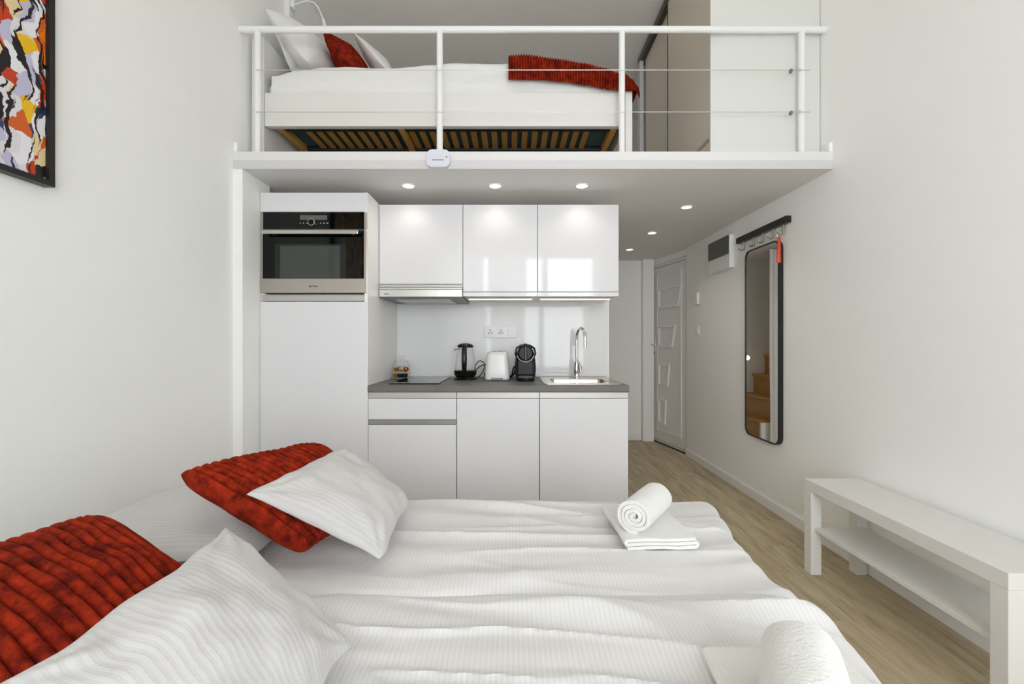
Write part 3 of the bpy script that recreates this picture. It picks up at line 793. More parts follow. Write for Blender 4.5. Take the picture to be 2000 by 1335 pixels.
obj('drip_tray', lathe(bmesh.new(), [(0.058, 0), (0.060, 0.004), (0.060, 0.020), (0.054, 0.024)], (cx, cy - 0.055, cz), 32, sy=0.75), 'black_plastic', co)
obj('cup_grid', lathe(bmesh.new(), [(0.050, 0.0235), (0.048, 0.028), (0.038, 0.029)], (cx, cy - 0.055, cz), 32, sy=0.72), 'grey_plastic', co)
for s in (-1, 1):
    bm = bmesh.new()
    tube(bm, [(cx + s * 0.058, cy - 0.05, cz + 0.025), (cx + s * 0.0625, cy - 0.052, cz + 0.08), (cx + s * 0.058, cy - 0.05, cz + 0.14), (cx + s * 0.050, cy - 0.05, cz + 0.165)], 0.006, 8)
    obj('side_rib', bm, 'black_plastic', co)
obj('top_knob', B(cx - 0.012, cx + 0.012, cy - 0.06, cy - 0.03, cz + 0.230, cz + 0.240, bev=0.003), 'black_plastic', co)

# jar with capsules
jx, jy, jz = -0.762, 3.01, 0.8705
ja = thing('glass_jar', 'lidded clear glass jar of coloured capsules beside the tall cabinet', 'jar', (jx, jy, jz))
lathe_p = [(0.050, 0.0), (0.058, 0.004), (0.060, 0.02), (0.060, 0.095), (0.050, 0.112), (0.044, 0.118)]
obj('vessel', lathe(bmesh.new(), lathe_p, (jx, jy, jz), 32), 'clear_glass', ja)
obj('lid', lathe(bmesh.new(), [(0.046, 0.1185), (0.047, 0.124), (0.030, 0.128), (0.012, 0.130), (0.012, 0.138), (0.024, 0.142), (0.026, 0.152), (0.018, 0.158)], (jx, jy, jz), 28), 'clear_glass', ja)
caps = [(-0.030, -0.030, 'gold'), (0.002, -0.037, 'navy'), (0.032, -0.022, 'green'), (-0.034, 0.010, 'rust'), (0.002, 0.004, 'black'), (0.026, 0.030, 'cream'),
        (-0.026, -0.024, 'gold'), (0.006, -0.034, 'cream'), (0.034, -0.016, 'rust'), (-0.012, 0.014, 'navy'), (0.020, 0.022, 'black')]
mesh_cache = {}
rnd = random.Random(3)
cap_words = dict(gold='golden', navy='navy blue', black='black', green='dark green', rust='rust red', cream='cream')
for i, (dx, dy, c) in enumerate(caps):
    if c not in mesh_cache:
        bm = lathe(bmesh.new(), [(0.010, 0.0), (0.0135, 0.004), (0.0165, 0.022), (0.0180, 0.0235), (0.0180, 0.0250)], (0, 0, 0), 18)
        me = bpy.data.meshes.new('coffee_capsule'); finish(me, bm, True); me.materials.append(M['capsule_' + c]); mesh_cache[c] = me
    o = bpy.data.objects.new('coffee_capsule', mesh_cache[c]); COL.objects.link(o)
    lay = 0 if i < 6 else 1
    o.location = (jx + dx, jy + dy, jz + 0.0085 + lay * 0.027 + (0.004 if lay else 0))
    if lay: o.rotation_euler = (rnd.uniform(-0.5, 0.9), rnd.uniform(-0.6, 0.6), rnd.uniform(0, 3))
    if lay: o.location.z += 0.01
    tag(o, '%s coffee capsule in the %s of the glass jar' % (cap_words[c], 'top layer' if lay else 'bottom layer'), 'capsule', 'capsules in the glass jar')

# ------------------------------------------------------------------ right wall: mirror, rack, boxes
MX = XR
mi = thing('wall_mirror', 'tall wall mirror with rounded corners and a thin black frame', 'mirror', (MX, 2.98, 0.455))
fo = rrect(2.787, 3.19, 0.455, 1.775, 0.055, 8); fi = rrect(2.794, 3.183, 0.462, 1.768, 0.049, 8)
obj('frame', ring_prism(bmesh.new(), fo, fi, lambda a, b, d: (d, a, b), MX - 0.032, MX - 0.001), 'frame_black', mi)
obj('glass', prism(bmesh.new(), rrect(2.792, 3.185, 0.460, 1.770, 0.05, 8), lambda a, b, d: (d, a, b), MX - 0.026, MX - 0.002), 'mirror_silver', mi)

ra = thing('coat_rack', 'black wall-mounted coat rack with five steel hooks above the mirror', 'coat rack', (MX, 3.0, 1.86))
obj('bar', B(MX - 0.035, MX - 0.001, 2.706, 3.31, 1.860, 1.902, bev=0.002), 'frame_black', ra)
hooks_y = [2.76, 2.87, 2.985, 3.10, 3.23]
for yy in hooks_y:
    h = obj('hook', B(MX - 0.022, MX - 0.012, yy - 0.006, yy + 0.006, 1.800, 1.8605, bev=0.002), 'steel', ra)
    bm = bmesh.new(); tube(bm, [(MX - 0.015, yy, 1.803), (MX - 0.03, yy, 1.798), (MX - 0.050, yy, 1.800), (MX - 0.056, yy, 1.815)], 0.0055, 10)
    obj('hook_tip', bm, 'steel', h)
hs = thing('hanging_strap', 'orange leather strap hanging from the nearest hook of the rack', 'strap', (MX - 0.045, 2.76, 1.62))
bm = bmesh.new()
rp = [(MX - 0.045 + 0.012 * math.cos(a * math.pi / 9), 2.762, 1.796 + 0.016 * math.sin(a * math.pi / 9)) for a in range(19)]
obj('ring', tube(bm, rp, 0.0025, 8), 'steel', hs)
bm = bmesh.new()
wid = [(1.785, 0.006), (1.76, 0.009), (1.72, 0.010), (1.68, 0.011), (1.64, 0.014), (1.625, 0.014), (1.618, 0.009)]
secs = []
for z, w in wid:
    secs.append([bm.verts.new((MX - 0.045 + s * w, 2.755 + d + 0.02 * (1.78 - z), z)) for s, d in ((-1, 0), (0, -0.006), (1, 0), (1, 0.008), (0, 0.003), (-1, 0.008))])
for a, b in zip(secs, secs[1:]):
    for i in range(6): bm.faces.new((a[i], a[(i + 1) % 6], b[(i + 1) % 6], b[i]))
bm.faces.new(list(reversed(secs[0]))); bm.faces.new(secs[-1])
obj('strap', bm, 'orange_leather', hs)

fb = thing('fuse_box', 'white fuse box with a dark grey door on the right wall', 'fuse box', (MX, 3.58, 1.70))
obj('body', B(MX - 0.040, MX - 0.001, 3.40, 3.76, 1.700, 1.958, bev=0.004), 'white_plastic', fb)
obj('door', B(MX - 0.046, MX - 0.0405, 3.405, 3.755, 1.808, 1.955, bev=0.002), 'fuse_grey', fb)
ts = thing('thermostat', 'white room thermostat above the light switch by the entrance door', 'thermostat', (MX, 4.07, 1.47))
obj('case', B(MX - 0.026, MX - 0.001, 4.03, 4.11, 1.468, 1.578, bev=0.005), 'white_plastic', ts)
obj('dial_window', B(MX - 0.0275, MX - 0.0255, 4.045, 4.095, 1.53, 1.56), 'device_white', ts, smooth=False)
sw = thing('light_switch', 'white light switch below the thermostat by the entrance door', 'switch', (MX, 4.07, 1.19))
obj('plate', B(MX - 0.010, MX - 0.001, 4.03, 4.11, 1.186, 1.270, bev=0.003), 'white_plastic', sw)
obj('rocker', B(MX - 0.015, MX - 0.0095, 4.043, 4.097, 1.200, 1.256, bev=0.002), 'white_plastic', sw)

# framed abstract print on the left wall
pc = thing('framed_picture', 'large colourful abstract print in a black frame on the left wall', 'picture', (XL, 1.05, 1.61))
py0, py1, pz0, pz1 = 0.66, 1.405, 1.615, 2.66
obj('frame', ring_prism(bmesh.new(), [(py1, pz1), (py0, pz1), (py0, pz0), (py1, pz0)], [(py1 - 0.018, pz1 - 0.018), (py0 + 0.018, pz1 - 0.018), (py0 + 0.018, pz0 + 0.018), (py1 - 0.018, pz0 + 0.018)],
    lambda a, b, d: (d, a, b), XL + 0.001, XL + 0.034), 'frame_black', pc, smooth=False)
obj('canvas', B(XL + 0.002, XL + 0.022, py0 + 0.0182, py1 - 0.0182, pz0 + 0.0182, pz1 - 0.0182), 'abstract_print', pc, smooth=False)

# ------------------------------------------------------------------ TV bench
be = thing('low_bench', 'low white bench with an open shelf standing along the right wall', 'bench', (1.57, 1.73, 0))
bx0, bx1, by0, by1 = 1.438, 1.708, 1.268, 2.155
obj('top', B(bx0, bx1, by0, by1, 0.400, 0.450, bev=0.0015), 'bench_white', be)
for xa in (bx0, bx1 - 0.05):
    for ya in (by0, by1 - 0.05):
        obj('leg', B(xa, xa + 0.05, ya, ya + 0.05, 0.0, 0.3995, bev=0.0015), 'bench_white', be)
obj('shelf', B(bx0 + 0.018, bx1 - 0.018, by0 + 0.0505, by1 - 0.0505, 0.212, 0.230, bev=0.001), 'bench_white', be)

# ------------------------------------------------------------------ soft goods builders
def cushion(name, A, Bc, C, Dd, T, material, label=None, cat='cushion', ribs=0, rib_amp=0.006, pinch=0.06, wr=0.006, seed=0, nu=56, nv=56, power=0.42, group=None, stripe_u=True, bottom=1.0, sag=0.0, rib_dir='u', corner=0.05, wob=0.006):
    A, Bc, C, Dd = map(Vector, (A, Bc, C, Dd))
    N = (Bc - A).cross(Dd - A).normalized()
    if N.z < 0: N = -N
    hu = ((Bc - A).length + (C - Dd).length) / 4; hv = ((Dd - A).length + (C - Bc).length) / 4
    bm = bmesh.new(); uvl = bm.loops.layers.uv.new('UVMap'); uvm = {}
    def P(u, v, s):
        kc = 1 - corner * (u * v) ** 4
        uu = u * kc * (1 - pinch * (1 - v * v)); vv = v * kc * (1 - pinch * (1 - u * u))
        uu += wob / hu * noise.noise((v * 2.3 + seed, u, 11)); vv += wob / hv * noise.noise((u * 2.3 + seed, v, 17))
        a, b = (uu + 1) / 2, (vv + 1) / 2
        p = A * (1 - a) * (1 - b) + Bc * a * (1 - b) + C * a * b + Dd * (1 - a) * b
        q = max(0.0, (1 - u * u) * (1 - v * v))
        t = T * q ** power
        if s < 0: t *= bottom
        ed = min(1, q * 6)
        w = wr * (noise.noise((u * 2.2 + seed, v * 2.2, seed * 1.7)) + 0.5 * noise.noise((u * 5 + seed, v * 4, 3 + seed)))
        # pull folds running in from the corners
        for cu, cv in ((-1, -1), (1, -1), (1, 1), (-1, 1)):
            dx, dy = u - cu, v - cv; r = math.hypot(dx, dy)
            if r < 0.9:
                ang = math.atan2(dy, dx)
                w += wr * 0.55 * math.sin(ang * 11 + seed) * (1 - r / 0.9) * min(1, r * 5)
        t += w * ed
        if ribs:
            t += rib_amp * (abs(math.sin(math.pi * ribs * ((u if rib_dir == 'u' else v) + 1) / 2)) ** 0.7 - 0.4) * min(1, q * 25 + 0.25)
        p = p + N * t * s
        p.z -= sag * (1 - v * v) * (1 - u * u)
        return p
    if ribs and rib_dir == 'u': nu = ribs * 8
    if ribs and rib_dir == 'v': nv = ribs * 8
    us = [math.sin(math.pi / 2 * (2 * i / nu - 1)) if not (ribs and rib_dir == 'u') else (2 * i / nu - 1) for i in range(nu + 1)]
    vs = [math.sin(math.pi / 2 * (2 * j / nv - 1)) if not (ribs and rib_dir == 'v') else (2 * j / nv - 1) for j in range(nv + 1)]
    top, bot = {}, {}
    for j, v in enumerate(vs):
        for i, u in enumerate(us):
            edge = i in (0, nu) or j in (0, nv)
            vt = bm.verts.new(P(u, v, 1)); top[i, j] = vt; uvm[vt] = (u * hu, v * hv) if stripe_u else (v * hv, u * hu)
            if edge: bot[i, j] = vt
            else:
                vb = bm.verts.new(P(u, v, -1)); bot[i, j] = vb; uvm[vb] = uvm[vt]
    for j in range(nv):
        for i in range(nu):
            for d, fl_ in ((top, False), (bot, True)):
                q = [d[i, j], d[i + 1, j], d[i + 1, j + 1], d[i, j + 1]]
                if fl_: q.reverse()
                f = bm.faces.new(q)
                for lp in f.loops: lp[uvl].uv = uvm[lp.vert]
    o = obj(name, bm, material)
    for p in o.data.polygons: p.use_smooth = True
    if label: tag(o, label, cat, group)
    return o

def duvet(name, x0, xe, y0, y1, zt, hang_x, hang_near, hang_far, r, label, seed, nx=230, ny=130, hump=None):
    bm = bmesh.new(); uvl = bm.loops.layers.uv.new('UVMap'); uvm = {}
    def fold(e, r):
        if e <= 0: return 0.0, 0.0
        if e < r * math.pi / 2: return r * math.sin(e / r), r * (1 - math.cos(e / r))
        return r, r + e - r * math.pi / 2
    rows = []
    ya, yb = y0 - hang_near, y1 + hang_far
    for j in range(ny + 1):
        t = ya + (yb - ya) * j / ny; row = []
        ty = min(max(t, y0), y1)
        en, ef = y0 - t, t - y1
        hn, dn = fold(en, r); hf, df = fold(ef, r)
        xed = xe(ty)
        for i in range(nx + 1):
            s = x0 + (xed + hang_x - x0) * i / nx
            ex = s - xed
            hx, dx = fold(ex, 0.06)
            X = min(s, xed) + hx; Y = ty - hn + hf
            n = noise.noise
            wx, wy = s, t
            sk = wy + 0.10 * math.sin(wx * 2.1 + seed) + 0.05 * n((wx * 2, wy, seed))
            h = 0.016 * n((wx * 1.4 + seed, sk * 4.2, seed))
            h += 0.010 * (1 - abs(n((wx * 0.9 + seed * 2, sk * 6.0, 7 + seed))) * 2.2)
            h += 0.0085 * n((wx * 2.4, sk * 13, 3 + seed)) + 0.0025 * n((wx * 9, wy * 16, 5 + seed))
            rd = 1 - abs(n((wx * 0.7 + 3 * seed, sk * 3.2 + 0.3 * wx, 21 + seed))) * 5
            if rd > 0: h += 0.020 * rd * rd
            r2 = 1 - abs(n((wx * 1.3 + seed, sk * 9.0 + 0.6 * wx, 31 + seed))) * 6
            if r2 > 0: h += 0.010 * r2 * r2 * (0.5 + n((wx * 1.5, wy * 2, 40 + seed)))
            if hump: h += hump(X, Y)
            fade = 1 if ex < 0 else max(0.25, 1 - ex * 4)
            fade *= min(1.0, max(0.12, min(Y - (y0 - r), (y1 + r) - Y) / 0.10))
            z = zt + h * fade - dx - dn - df
            z = max(z, 0.06)
            wob = 0.012 * n((wy * 7, wx * 3, 9 + seed)) if ex > 0 else 0
            v = bm.verts.new((X + wob * min(1, max(0, ex) * 8), Y, z)); uvm[v] = (s, t); row.append(v)
        rows.append(row)
    for j in range(ny):
        for i in range(nx):
            f = bm.faces.new((rows[j][i], rows[j][i + 1], rows[j + 1][i + 1], rows[j + 1][i]))
            for lp in f.loops: lp[uvl].uv = uvm[lp.vert]
    o = obj(name, bm, 'duvet_stripe')
    for p in o.data.polygons: p.use_smooth = True
    return tag(o, label, 'duvet', 'striped white duvets on the double bed')

# ------------------------------------------------------------------ the double bed
bd = thing('double_bed', 'low double bed under white striped bedding', 'bed', (-0.38, 0.92, 0))
obj('base', B(-1.40, 0.645, 0.14, 1.66, 0.12, 0.26, bev=0.012), 'bed_white', bd)
obj('mattress', B(-1.40, 0.645, 0.14, 1.66, 0.262, 0.455, bev=0.03, seg=3), 'mattress_fabric', bd)
for xa in (-1.36, 0.56):
    for ya in (0.18, 1.57):
        obj('leg', B(xa, xa + 0.05, ya, ya + 0.05, 0, 0.12), 'bed_white', bd, smooth=False)
foot_far = lambda y: lerp_curve([(1.05, 0.665), (1.2, 0.650), (1.4, 0.665), (1.55, 0.70), (1.70, 0.735)], y)
foot_near = lambda y: lerp_curve([(0.1, 0.62), (0.75, 0.635), (0.9, 0.655), (1.0, 0.655), (1.05, 0.62)], y)
duvet('duvet', -0.98, foot_far, 1.085, 1.685, 0.502, 0.27, 0.05, 0.26, 0.045, 'white striped duvet on the kitchen side of the double bed', 1.3)
duvet('duvet', -0.98, foot_near, 0.16, 1.045, 0.503, 0.30, 0.26, 0.06, 0.050, 'white striped duvet on the near side of the double bed', 6.1, ny=170)

cushion('sleeping_pillow', (-1.32, 1.12, 0.525), (-0.70, 1.20, 0.530), (-0.74, 1.72, 0.530), (-1.30, 1.70, 0.540), 0.085, 'pillow_stripe',
        'flat white striped pillow at the wall on the kitchen side', 'pillow', seed=2, group='sleeping pillows on the double bed', pinch=0.03, stripe_u=False, bottom=0.15)
cushion('sleeping_pillow', (-1.32, 0.44, 0.525), (-0.72, 0.46, 0.53), (-0.74, 1.02, 0.53), (-1.30, 1.0, 0.540), 0.085, 'pillow_stripe',
        'flat white striped pillow at the wall under the near rust cushion', 'pillow', seed=5, group='sleeping pillows on the double bed', pinch=0.03, stripe_u=False, bottom=0.15)
cushion('scatter_cushion', (-0.545, 1.155, 0.555), (-0.46, 1.60, 0.575), (-0.745, 1.66, 0.735), (-0.930, 1.185, 0.765), 0.048, 'rust_plush',
        'rust red ribbed plush cushion behind the far white pillow', 'cushion', ribs=18, rib_amp=0.016, seed=3, group='rust plush cushions on the double bed', power=0.33, corner=0.08, bottom=1.0)
nrc = cushion('scatter_cushion', (-0.565, 0.45, 0.575), (-0.58, 0.905, 0.575), (-0.965, 1.015, 0.720), (-0.99, 0.57, 0.735), 0.066, 'rust_plush',
        'rust red ribbed plush cushion at the near side of the bed', 'cushion', ribs=18, rib_amp=0.012, seed=8, group='rust plush cushions on the double bed', power=0.36, corner=0.08, bottom=0.8)
tg = obj('care_tag', B(-1.006, -0.988, 0.945, 0.975, 0.716, 0.7185), 'black_matt', nrc, smooth=False)
cushion('small_pillow', (-0.335, 1.140, 0.548), (-0.355, 1.53, 0.562), (-0.622, 1.615, 0.728), (-0.735, 1.195, 0.706), 0.070, 'pillow_stripe',
        'small white striped pillow leaning on the far rust cushion', 'pillow', seed=4, group='small white pillows on the double bed', stripe_u=True, power=0.46, bottom=0.35, corner=0.03, wr=0.009, wob=0.012)
cushion('small_pillow', (-0.300, 0.40, 0.548), (-0.305, 0.835, 0.548), (-0.612, 0.938, 0.722), (-0.60, 0.50, 0.718), 0.075, 'pillow_stripe',
        'small white striped pillow leaning on the near rust cushion', 'pillow', seed=9, group='small white pillows on the double bed', stripe_u=True, power=0.50, bottom=0.35, corner=0.01, wr=0.010, wob=0.012, pinch=0.07)

# ------------------------------------------------------------------ towels
def ribbon(path, th, place, length, nl=16, seed=0.0, amp=0.003):
    """thick cloth strip: 2-D path (a, b) with thickness, extruded along d; place(a, b, d) -> world point"""
    bm = bmesh.new(); n = len(path); L, R = [], []
    for i in range(n):
        a = Vector(path[max(0, i - 1)]); b = Vector(path[min(n - 1, i + 1)]); t = (b - a).normalized(); nr = Vector((-t.y, t.x))
        p = Vector(path[i]); L.append(p + nr * th / 2); R.append(p - nr * th / 2)
    loop = L + list(reversed(R)); m = len(loop); rings = []
    for k in range(nl + 1):
        d = length * k / nl
        ring = []
        for i, p in enumerate(loop):
            w = amp * noise.noise((p.x * 22 + seed, p.y * 22, d * 14))
            e = 0.004 * noise.noise((p.x * 40, p.y * 40, seed)) if k in (0, nl) else 0
            ring.append(bm.verts.new(place(p.x + w, p.y + w, d + e)))
        rings.append(ring)
    for k in range(nl):
        for i in range(m):
            bm.faces.new((rings[k][i], rings[k][(i + 1) % m], rings[k + 1][(i + 1) % m], rings[k + 1][i]))
    for ring, flip in ((rings[0], True), (rings[-1], False)):
        for i in range(n - 1):
            q = [ring[i], ring[i + 1], ring[m - 2 - i], ring[m - 1 - i]]
            bm.faces.new(list(reversed(q)) if flip else q)
    return bm

def fold_path(w, h, layers):
    """flat serpentine fold, layers high"""
    pts = []; g = h / layers; r = g / 2
    for k in range(layers):
        z = g * (k + 0.5); xs = [0.0 + r, w * 0.25, w * 0.5, w * 0.75, w - r]
        if k % 2: xs = xs[::-1]
        pts += [(x_, z) for x_ in xs]
        if k < layers - 1:
            c = w - r if k % 2 == 0 else r; s = 1 if k % 2 == 0 else -1
            for q in range(1, 6):
                a = -math.pi / 2 + math.pi * q / 6
                pts.append((c + s * r * math.cos(a), z + r + r * math.sin(a)))
    return pts
def spiral_path(R, th, turns):
    pts = []; n = int(turns * 26)
    for k in range(n + 1):
        a = 2 * math.pi * k / 26; r = max(0.006, R - th * turns + th * a / (2 * math.pi))
        pts.append((r * math.cos(a + 1.2) * 1.06, r * math.sin(a + 1.2) * 0.97))
    return pts
def towel_flat(x0, y0, z0, w, depth, ang, label, h=0.036, seed=0):
    ca, sa = math.cos(ang), math.sin(ang)
    pl = lambda a, b, d: (x0 + a * ca - d * sa, y0 + a * sa + d * ca, z0 + b - 0.25 * (d - 0.1) * 0.06)
    return tag(obj('folded_towel', ribbon(fold_path(w, h, 3), h / 3 * 0.80, pl, depth, seed=seed), 'towel_white'), label, 'towel', 'folded towels on the double bed')
def towel_roll(p0, p1, R, label, seed=0, turns=3.6):
    p0, p1 = Vector(p0), Vector(p1); ax = (p1 - p0); ln = ax.length; ax.normalize()
    side = Vector((ax.y, -ax.x, 0)).normalized(); up = Vector((0, 0, 1))
    pl = lambda a, b, d: p0 + side * a + up * b + ax * d
    return tag(obj('rolled_towel', ribbon(spiral_path(R, R / (turns + 0.4), turns), R / (turns + 0.4) * 0.9, pl, ln, seed=seed, nl=22, amp=0.004), 'towel_white'), label, 'towel', 'rolled towels on the double bed')
towel_flat(0.325, 1.245, 0.526, 0.205, 0.27, 0.03, 'folded white towel under the roll on the far duvet', seed=1, h=0.034)
towel_roll((0.357, 1.275, 0.611), (0.475, 1.435, 0.611), 0.049, 'rolled white towel lying on the far folded towel', seed=2)
towel_flat(0.352, 0.52, 0.520, 0.25, 0.30, -0.02, 'folded white towel at the near foot of the bed', seed=3, h=0.032)
towel_roll((0.345, 0.50, 0.611), (0.478, 0.715, 0.611), 0.055, 'rolled white towel on the near folded towel', seed=4)

# ------------------------------------------------------------------ loft: railing
YR = 2.41
gr = thing('loft_railing', 'white tubular guard rail with two steel cables along the loft edge', 'railing', (0.1, YR, ZT))
zr = 2.838
obj('handrail', tube(bmesh.new(), [(XL + 0.002, YR, zr), (XR - 0.004, YR, zr)], 0.0175, 18), 'rail_enamel', gr)
obj('wall_flange', lathe(bmesh.new(), [(0.024, 0), (0.024, 0.004)], (0, 0, 0), 20), 'rail_enamel', gr, local=True).location = (XR - 0.1 - 0.0005, 0, zr - ZT)
bpy.data.objects['wall_flange'].rotation_euler = (0, -math.pi / 2, 0)
for px in (503.5, 859, 1214.5, 1565.5):
    xx = (px - 1000) / 855 * YR
    obj('post', tube(bmesh.new(), [(xx, YR, ZT), (xx, YR, zr - 0.015)], 0.0168, 18), 'rail_enamel', gr)
for zc in (2.605, 2.376):
    c = obj('cable', tube(bmesh.new(), [(-1.40, YR - 0.018, zc), (1.63, YR - 0.018, zc)], 0.0022, 8), 'wire_steel', gr)
    cl = bmesh.new(); box(cl, 1.517, 1.530, YR - 0.026, YR - 0.010, zc - 0.016, zc + 0.004, bev=0.002)
    obj('cable_clamp', cl, 'grey_plastic', c)
    lp = bmesh.new(); tube(lp, [(1.535, YR - 0.018, zc), (1.55, YR - 0.020, zc + 0.006), (1.575, YR - 0.02, zc + 0.007), (1.575, YR - 0.018, zc - 0.004), (1.55, YR - 0.018, zc - 0.006), (1.535, YR - 0.018, zc)], 0.0016, 6)
    obj('eye_loop', lp, 'wire_steel', c)

# small alarm unit on the loft edge
al = thing('alarm_unit', 'small white rounded alarm unit fixed to the loft edge', 'alarm', (-0.392, YE - 0.02, ZS))
obj('case', prism(bmesh.new(), rrect(-0.456, -0.329, 2.050, 2.143, 0.032, 6), lambda a, b, d: (a, d, b), YE - 0.034, YE - 0.0065), 'device_white', al)
obj('bezel', prism(bmesh.new(), rrect(-0.450, -0.335, 2.056, 2.137, 0.028, 6), lambda a, b, d: (a, d, b), YE - 0.037, YE - 0.0335), 'device_white', al)
obj('slot', B(-0.424, -0.363, YE - 0.038, YE - 0.0365, 2.0835, 2.0875), 'grey_plastic', al, smooth=False)
obj('button', lathe(bmesh.new(), [(0.004, 0), (0.004, -0.002)], (-0.347, YE - 0.0368, 2.102), 14, axis='y'), 'grey_plastic', al)

# ------------------------------------------------------------------ loft bed
lb = thing('loft_bed', 'white single bed with slatted base on the loft', 'bed', (-0.38, 2.95, ZT))
LX0, LX1, LY0, LY1 = -1.405, 0.683, 2.485, 3.42
obj('headboard', B(LX0 - 0.075, LX0 - 0.005, LY0, LY1, ZT, 2.86, bev=0.006), 'bed_white', lb)
obj('side_rail', B(LX0, LX1 - 0.042, LY0, LY0 + 0.022, 2.345, 2.535, bev=0.003), 'bed_white', lb)
obj('side_rail', B(LX0, LX1 - 0.042, LY1 - 0.022, LY1, 2.345, 2.535, bev=0.003), 'bed_white', lb)
obj('rail_ledge', B(LX0, LX1 - 0.042, LY0 + 0.0225, LY0 + 0.05, 2.352, 2.372), 'bed_white', lb, smooth=False)
for ya in (LY0 - 0.002, LY1 - 0.038):
    obj('leg', B(LX1 - 0.040, LX1, ya, ya + 0.04, ZT, 2.545, bev=0.003), 'bed_white', lb)
obj('foot_rail', B(LX1 - 0.030, LX1 - 0.008, LY0 + 0.04, LY1 - 0.04, 2.345, 2.53, bev=0.003), 'bed_white', lb)
obj('mattress', B(LX0 + 0.004, LX1 - 0.045, LY0 + 0.03, LY1 - 0.03, 2.405, 2.60, bev=0.02), 'mattress_fabric', lb)
obj('ticking', B(LX0 + 0.04, LX1 - 0.06, LY0 + 0.04, LY1 - 0.04, 2.392, 2.404), 'teal_ticking', lb, smooth=False)
for ya, yb in ((2.55, 2.592), (2.835, 2.90), (3.30, 3.36)):
    obj('slat_holder', B(LX0 + 0.06, LX1 - 0.10, ya, yb, 2.362, 2.391, bev=0.004), 'black_matt', lb)
for xb in (-1.345, -0.644, 0.592):
    obj('cross_beam', B(xb - 0.017, xb + 0.017, LY0 + 0.051, LY1 - 0.03, 2.350, 2.3915, bev=0.003), 'oak_beam', lb)
xs = -1.215
slat_me = None
while xs < 0.50:
    if abs(xs + 0.644) > 0.03:
        if slat_me is None:
            s0 = obj('slat', B(xs - 0.0175, xs + 0.0175, 2.594, 2.833, 2.372, 2.381, bev=0.0015), 'oak_slat', lb, smooth=False)
            slat_me = s0; sx0 = xs
        else:
            o = bpy.data.objects.new('slat', slat_me.data); COL.objects.link(o); o.parent = lb; o.location = (xs - sx0, 0, 0)
    xs += 0.0615

def drape(name, xa, xb, top, bot, yback, yfront, material, nx, nb, ribs=0.0, rib_amp=0.0, wr=0.006, seed=0, rr=0.03, xwarp=None):
    """cloth lying on the loft bed and falling over its front: columns run back -> front edge -> hem"""
    bm = bmesh.new(); uvl = bm.loops.layers.uv.new('UVMap'); uvm = {}; cols = []
    for i in range(nx + 1):
        s = xa + (xb - xa) * i / nx; zt = top(s); zb = bot(s); col = []
        X = xwarp(s) if xwarp else s
        rib = rib_amp * abs(math.sin(math.pi * s / ribs)) if ribs else 0
        for j in range(nb + 1):
            b = j / nb
            if b < 0.4:
                y = yback + (yfront + rr - yback) * b / 0.4; z = zt; ny_, nz_ = 0, 1
            elif b < 0.6:
                a = (b - 0.4) / 0.2 * math.pi / 2; y = yfront + rr - rr * math.sin(a); z = zt - rr + rr * math.cos(a); ny_, nz_ = -math.sin(a), math.cos(a)
            else:
                t = (b - 0.6) / 0.4; z = (zt - rr) + (zb - zt + rr) * t; y = yfront; ny_, nz_ = -1, 0
            w = wr * (noise.noise((s * 3 + seed, z * 22, y * 6)) + 0.6 * noise.noise((s * 9 + seed, z * 40 + s * 4, y * 9)))
            v = bm.verts.new((X, y + ny_ * (rib + w) - (0.004 if b > 0.5 else 0), z + nz_ * (rib + w))); uvm[v] = (s, b); col.append(v)
        cols.append(col)
    for i in range(nx):
        for j in range(nb):
            f = bm.faces.new((cols[i][j], cols[i + 1][j], cols[i + 1][j + 1], cols[i][j + 1]))
            for lp in f.loops: lp[uvl].uv = uvm[lp.vert]
    o = obj(name, bm, material)
    for p in o.data.polygons: p.use_smooth = True
    return o
ltop = [(-1.37, 2.655), (-1.25, 2.685), (-1.1, 2.700), (-0.7, 2.700), (-0.35, 2.722), (-0.02, 2.726), (0.1, 2.728), (0.25, 2.705), (0.40, 2.680), (0.52, 2.650), (0.60, 2.62), (0.635, 2.58)]
o = drape('loft_duvet', -1.37, 0.635, lambda s: lerp_curve(ltop, s), lambda s: 2.538, 3.38, 2.500, 'loft_linen', 160, 50, wr=0.007, seed=2, rr=0.04)
tag(o, 'plain white duvet and sheet on the loft bed', 'duvet')
ttop = [(-0.02, 2.742), (0.1, 2.743), (0.25, 2.722), (0.40, 2.698), (0.52, 2.670), (0.62, 2.640), (0.70, 2.605), (0.76, 2.570), (0.80, 2.540)]
tbot = [(-0.02, 2.590), (0.15, 2.588), (0.30, 2.578), (0.42, 2.560), (0.55, 2.535), (0.66, 2.528), (0.72, 2.530), (0.80, 2.487)]
def xw(s):
    return s if s < 0.62 else 0.62 + 0.13 * (1 - math.exp(-(s - 0.62) / 0.13))
o = drape('throw_blanket', -0.02, 0.80, lambda s: lerp_curve(ttop, s), lambda s: lerp_curve(tbot, s), 3.30, 2.468, 'rust_plush', 420, 44, ribs=0.0150, rib_amp=0.011, wr=0.008, seed=6, rr=0.035, xwarp=xw)
tag(o, 'rust red ribbed plush throw draped over the foot of the loft bed', 'throw blanket')

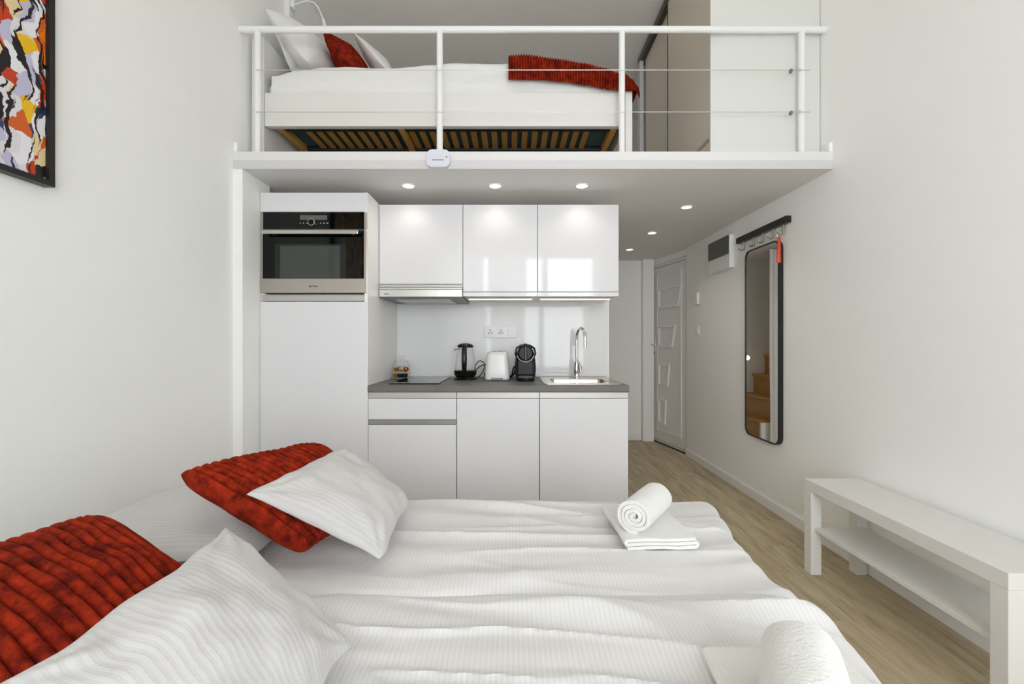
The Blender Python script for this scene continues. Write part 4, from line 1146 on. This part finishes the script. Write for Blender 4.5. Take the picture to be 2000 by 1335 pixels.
cushion('sleeping_pillow', (-1.185, 2.535, 2.745), (-1.185, 3.15, 2.745), (-1.448, 3.13, 3.075), (-1.448, 2.545, 3.075), 0.165, 'loft_linen', 'plump white pillow leaning at the head of the loft bed, in front', 'pillow', seed=12, group='white pillows at the loft headboard', power=0.5, bottom=0.45)
cushion('sleeping_pillow', (-1.30, 2.56, 2.715), (-1.30, 3.20, 2.715), (-1.405, 3.18, 2.97), (-1.405, 2.57, 2.97), 0.03, 'loft_linen', 'thin white pillow squeezed against the loft headboard', 'pillow', seed=13, group='white pillows at the loft headboard', power=0.6)
cushion('scatter_cushion', (-0.935, 2.60, 2.755), (-0.935, 3.00, 2.755), (-1.135, 2.99, 2.985), (-1.135, 2.61, 2.985), 0.095, 'rust_plush', 'rust red ribbed plush cushion on the loft bed', 'cushion', ribs=20, rib_amp=0.006, rib_dir='v', seed=14, power=0.55, bottom=0.7)
cushion('small_pillow', (-0.735, 2.66, 2.745), (-0.735, 3.04, 2.745), (-0.99, 3.03, 3.035), (-0.99, 2.67, 3.035), 0.07, 'loft_linen', 'small white pillow in front of the rust cushion on the loft bed', 'pillow', seed=15, power=0.7, bottom=0.5)

# reading lamp and conduit on the left wall of the loft
tag(obj('cable_conduit', B(XL + 0.0005, XL + 0.035, 2.88, 2.93, 2.87, ZC - 0.001, bev=0.003), 'rail_enamel'), 'white vertical conduit on the wall above the loft pillows', 'conduit')
la = thing('reading_lamp', 'white gooseneck reading lamp above the loft pillows', 'lamp', (XL + 0.04, 2.905, 3.35))
obj('mount', B(XL + 0.0355, XL + 0.062, 2.885, 2.925, 3.33, 3.40, bev=0.004), 'rail_enamel', la)
LP = lambda px, py, y: ((px - 1000) / 855 * y, y, 1.12 + (667.5 - py) / 855 * y)
pts = [LP(568, 9, 2.905), LP(577, 9, 2.905), LP(590, 4, 2.905), LP(602, 2, 2.905), LP(613, 5, 2.905), LP(621, 14, 2.905), LP(627, 27, 2.905), LP(631, 38, 2.905)]
pts[0] = (XL + 0.058, 2.905, pts[0][2])
obj('neck', tube(bmesh.new(), pts, 0.0055, 10), 'rail_enamel', la)
obj('head', tube(bmesh.new(), [LP(630.5, 36, 2.905), LP(631.5, 40, 2.905), LP(633, 46, 2.905), LP(636, 62, 2.905), LP(637, 66, 2.905)], [0.006, 0.011, 0.011, 0.014, 0.015], 14), 'rail_enamel', la)

# ------------------------------------------------------------------ wardrobe on the loft
wa = thing('wardrobe', 'built-in wardrobe on the loft with taupe sliding doors and white end panel', 'wardrobe', (1.42, 3.16, ZT))
WX, WY0, WY1 = 1.112, 2.452, 3.875
obj('end_panel', B(WX, XR - 0.005, WY0, WY0 + 0.018, ZT, ZC - 0.002), 'end_white', wa, smooth=False)
obj('plinth', B(WX + 0.012, WX + 0.030, WY0 + 0.018, WY1, ZT, 2.262), 'wardrobe_taupe', wa, smooth=False)
obj('bottom_track', B(WX + 0.004, WX + 0.075, WY0 + 0.0185, WY1, 2.2625, 2.281, bev=0.002), 'track_light', wa)
obj('top_track', B(WX + 0.002, WX + 0.075, WY0 + 0.0185, WY1, 3.56, 3.615, bev=0.002), 'track_dark', wa)
obj('end_post', B(WX - 0.002, WX + 0.03, WY1 - 0.075, WY1 - 0.0005, ZT, 3.56), 'trim_paint', wa, smooth=False)
obj('back_panel', B(XR - 0.012, XR - 0.005, WY0 + 0.0185, WY1, ZT, ZC - 0.005), 'wardrobe_taupe', wa, smooth=False)
for ya, yb, off in ((WY0 + 0.022, 3.158, 0.010), (3.150, WY1 - 0.078, 0.042)):
    d = obj('sliding_door', B(WX + off, WX + off + 0.018, ya + 0.012, yb - 0.012, 2.283, 3.559), 'wardrobe_taupe', wa, smooth=False)
    for yy in (ya, yb - 0.0125):
        obj('edge_profile', B(WX + off - 0.002, WX + off + 0.020, yy + 0.003, yy + 0.0125, 2.283, 3.559), 'track_dark', d, smooth=False)
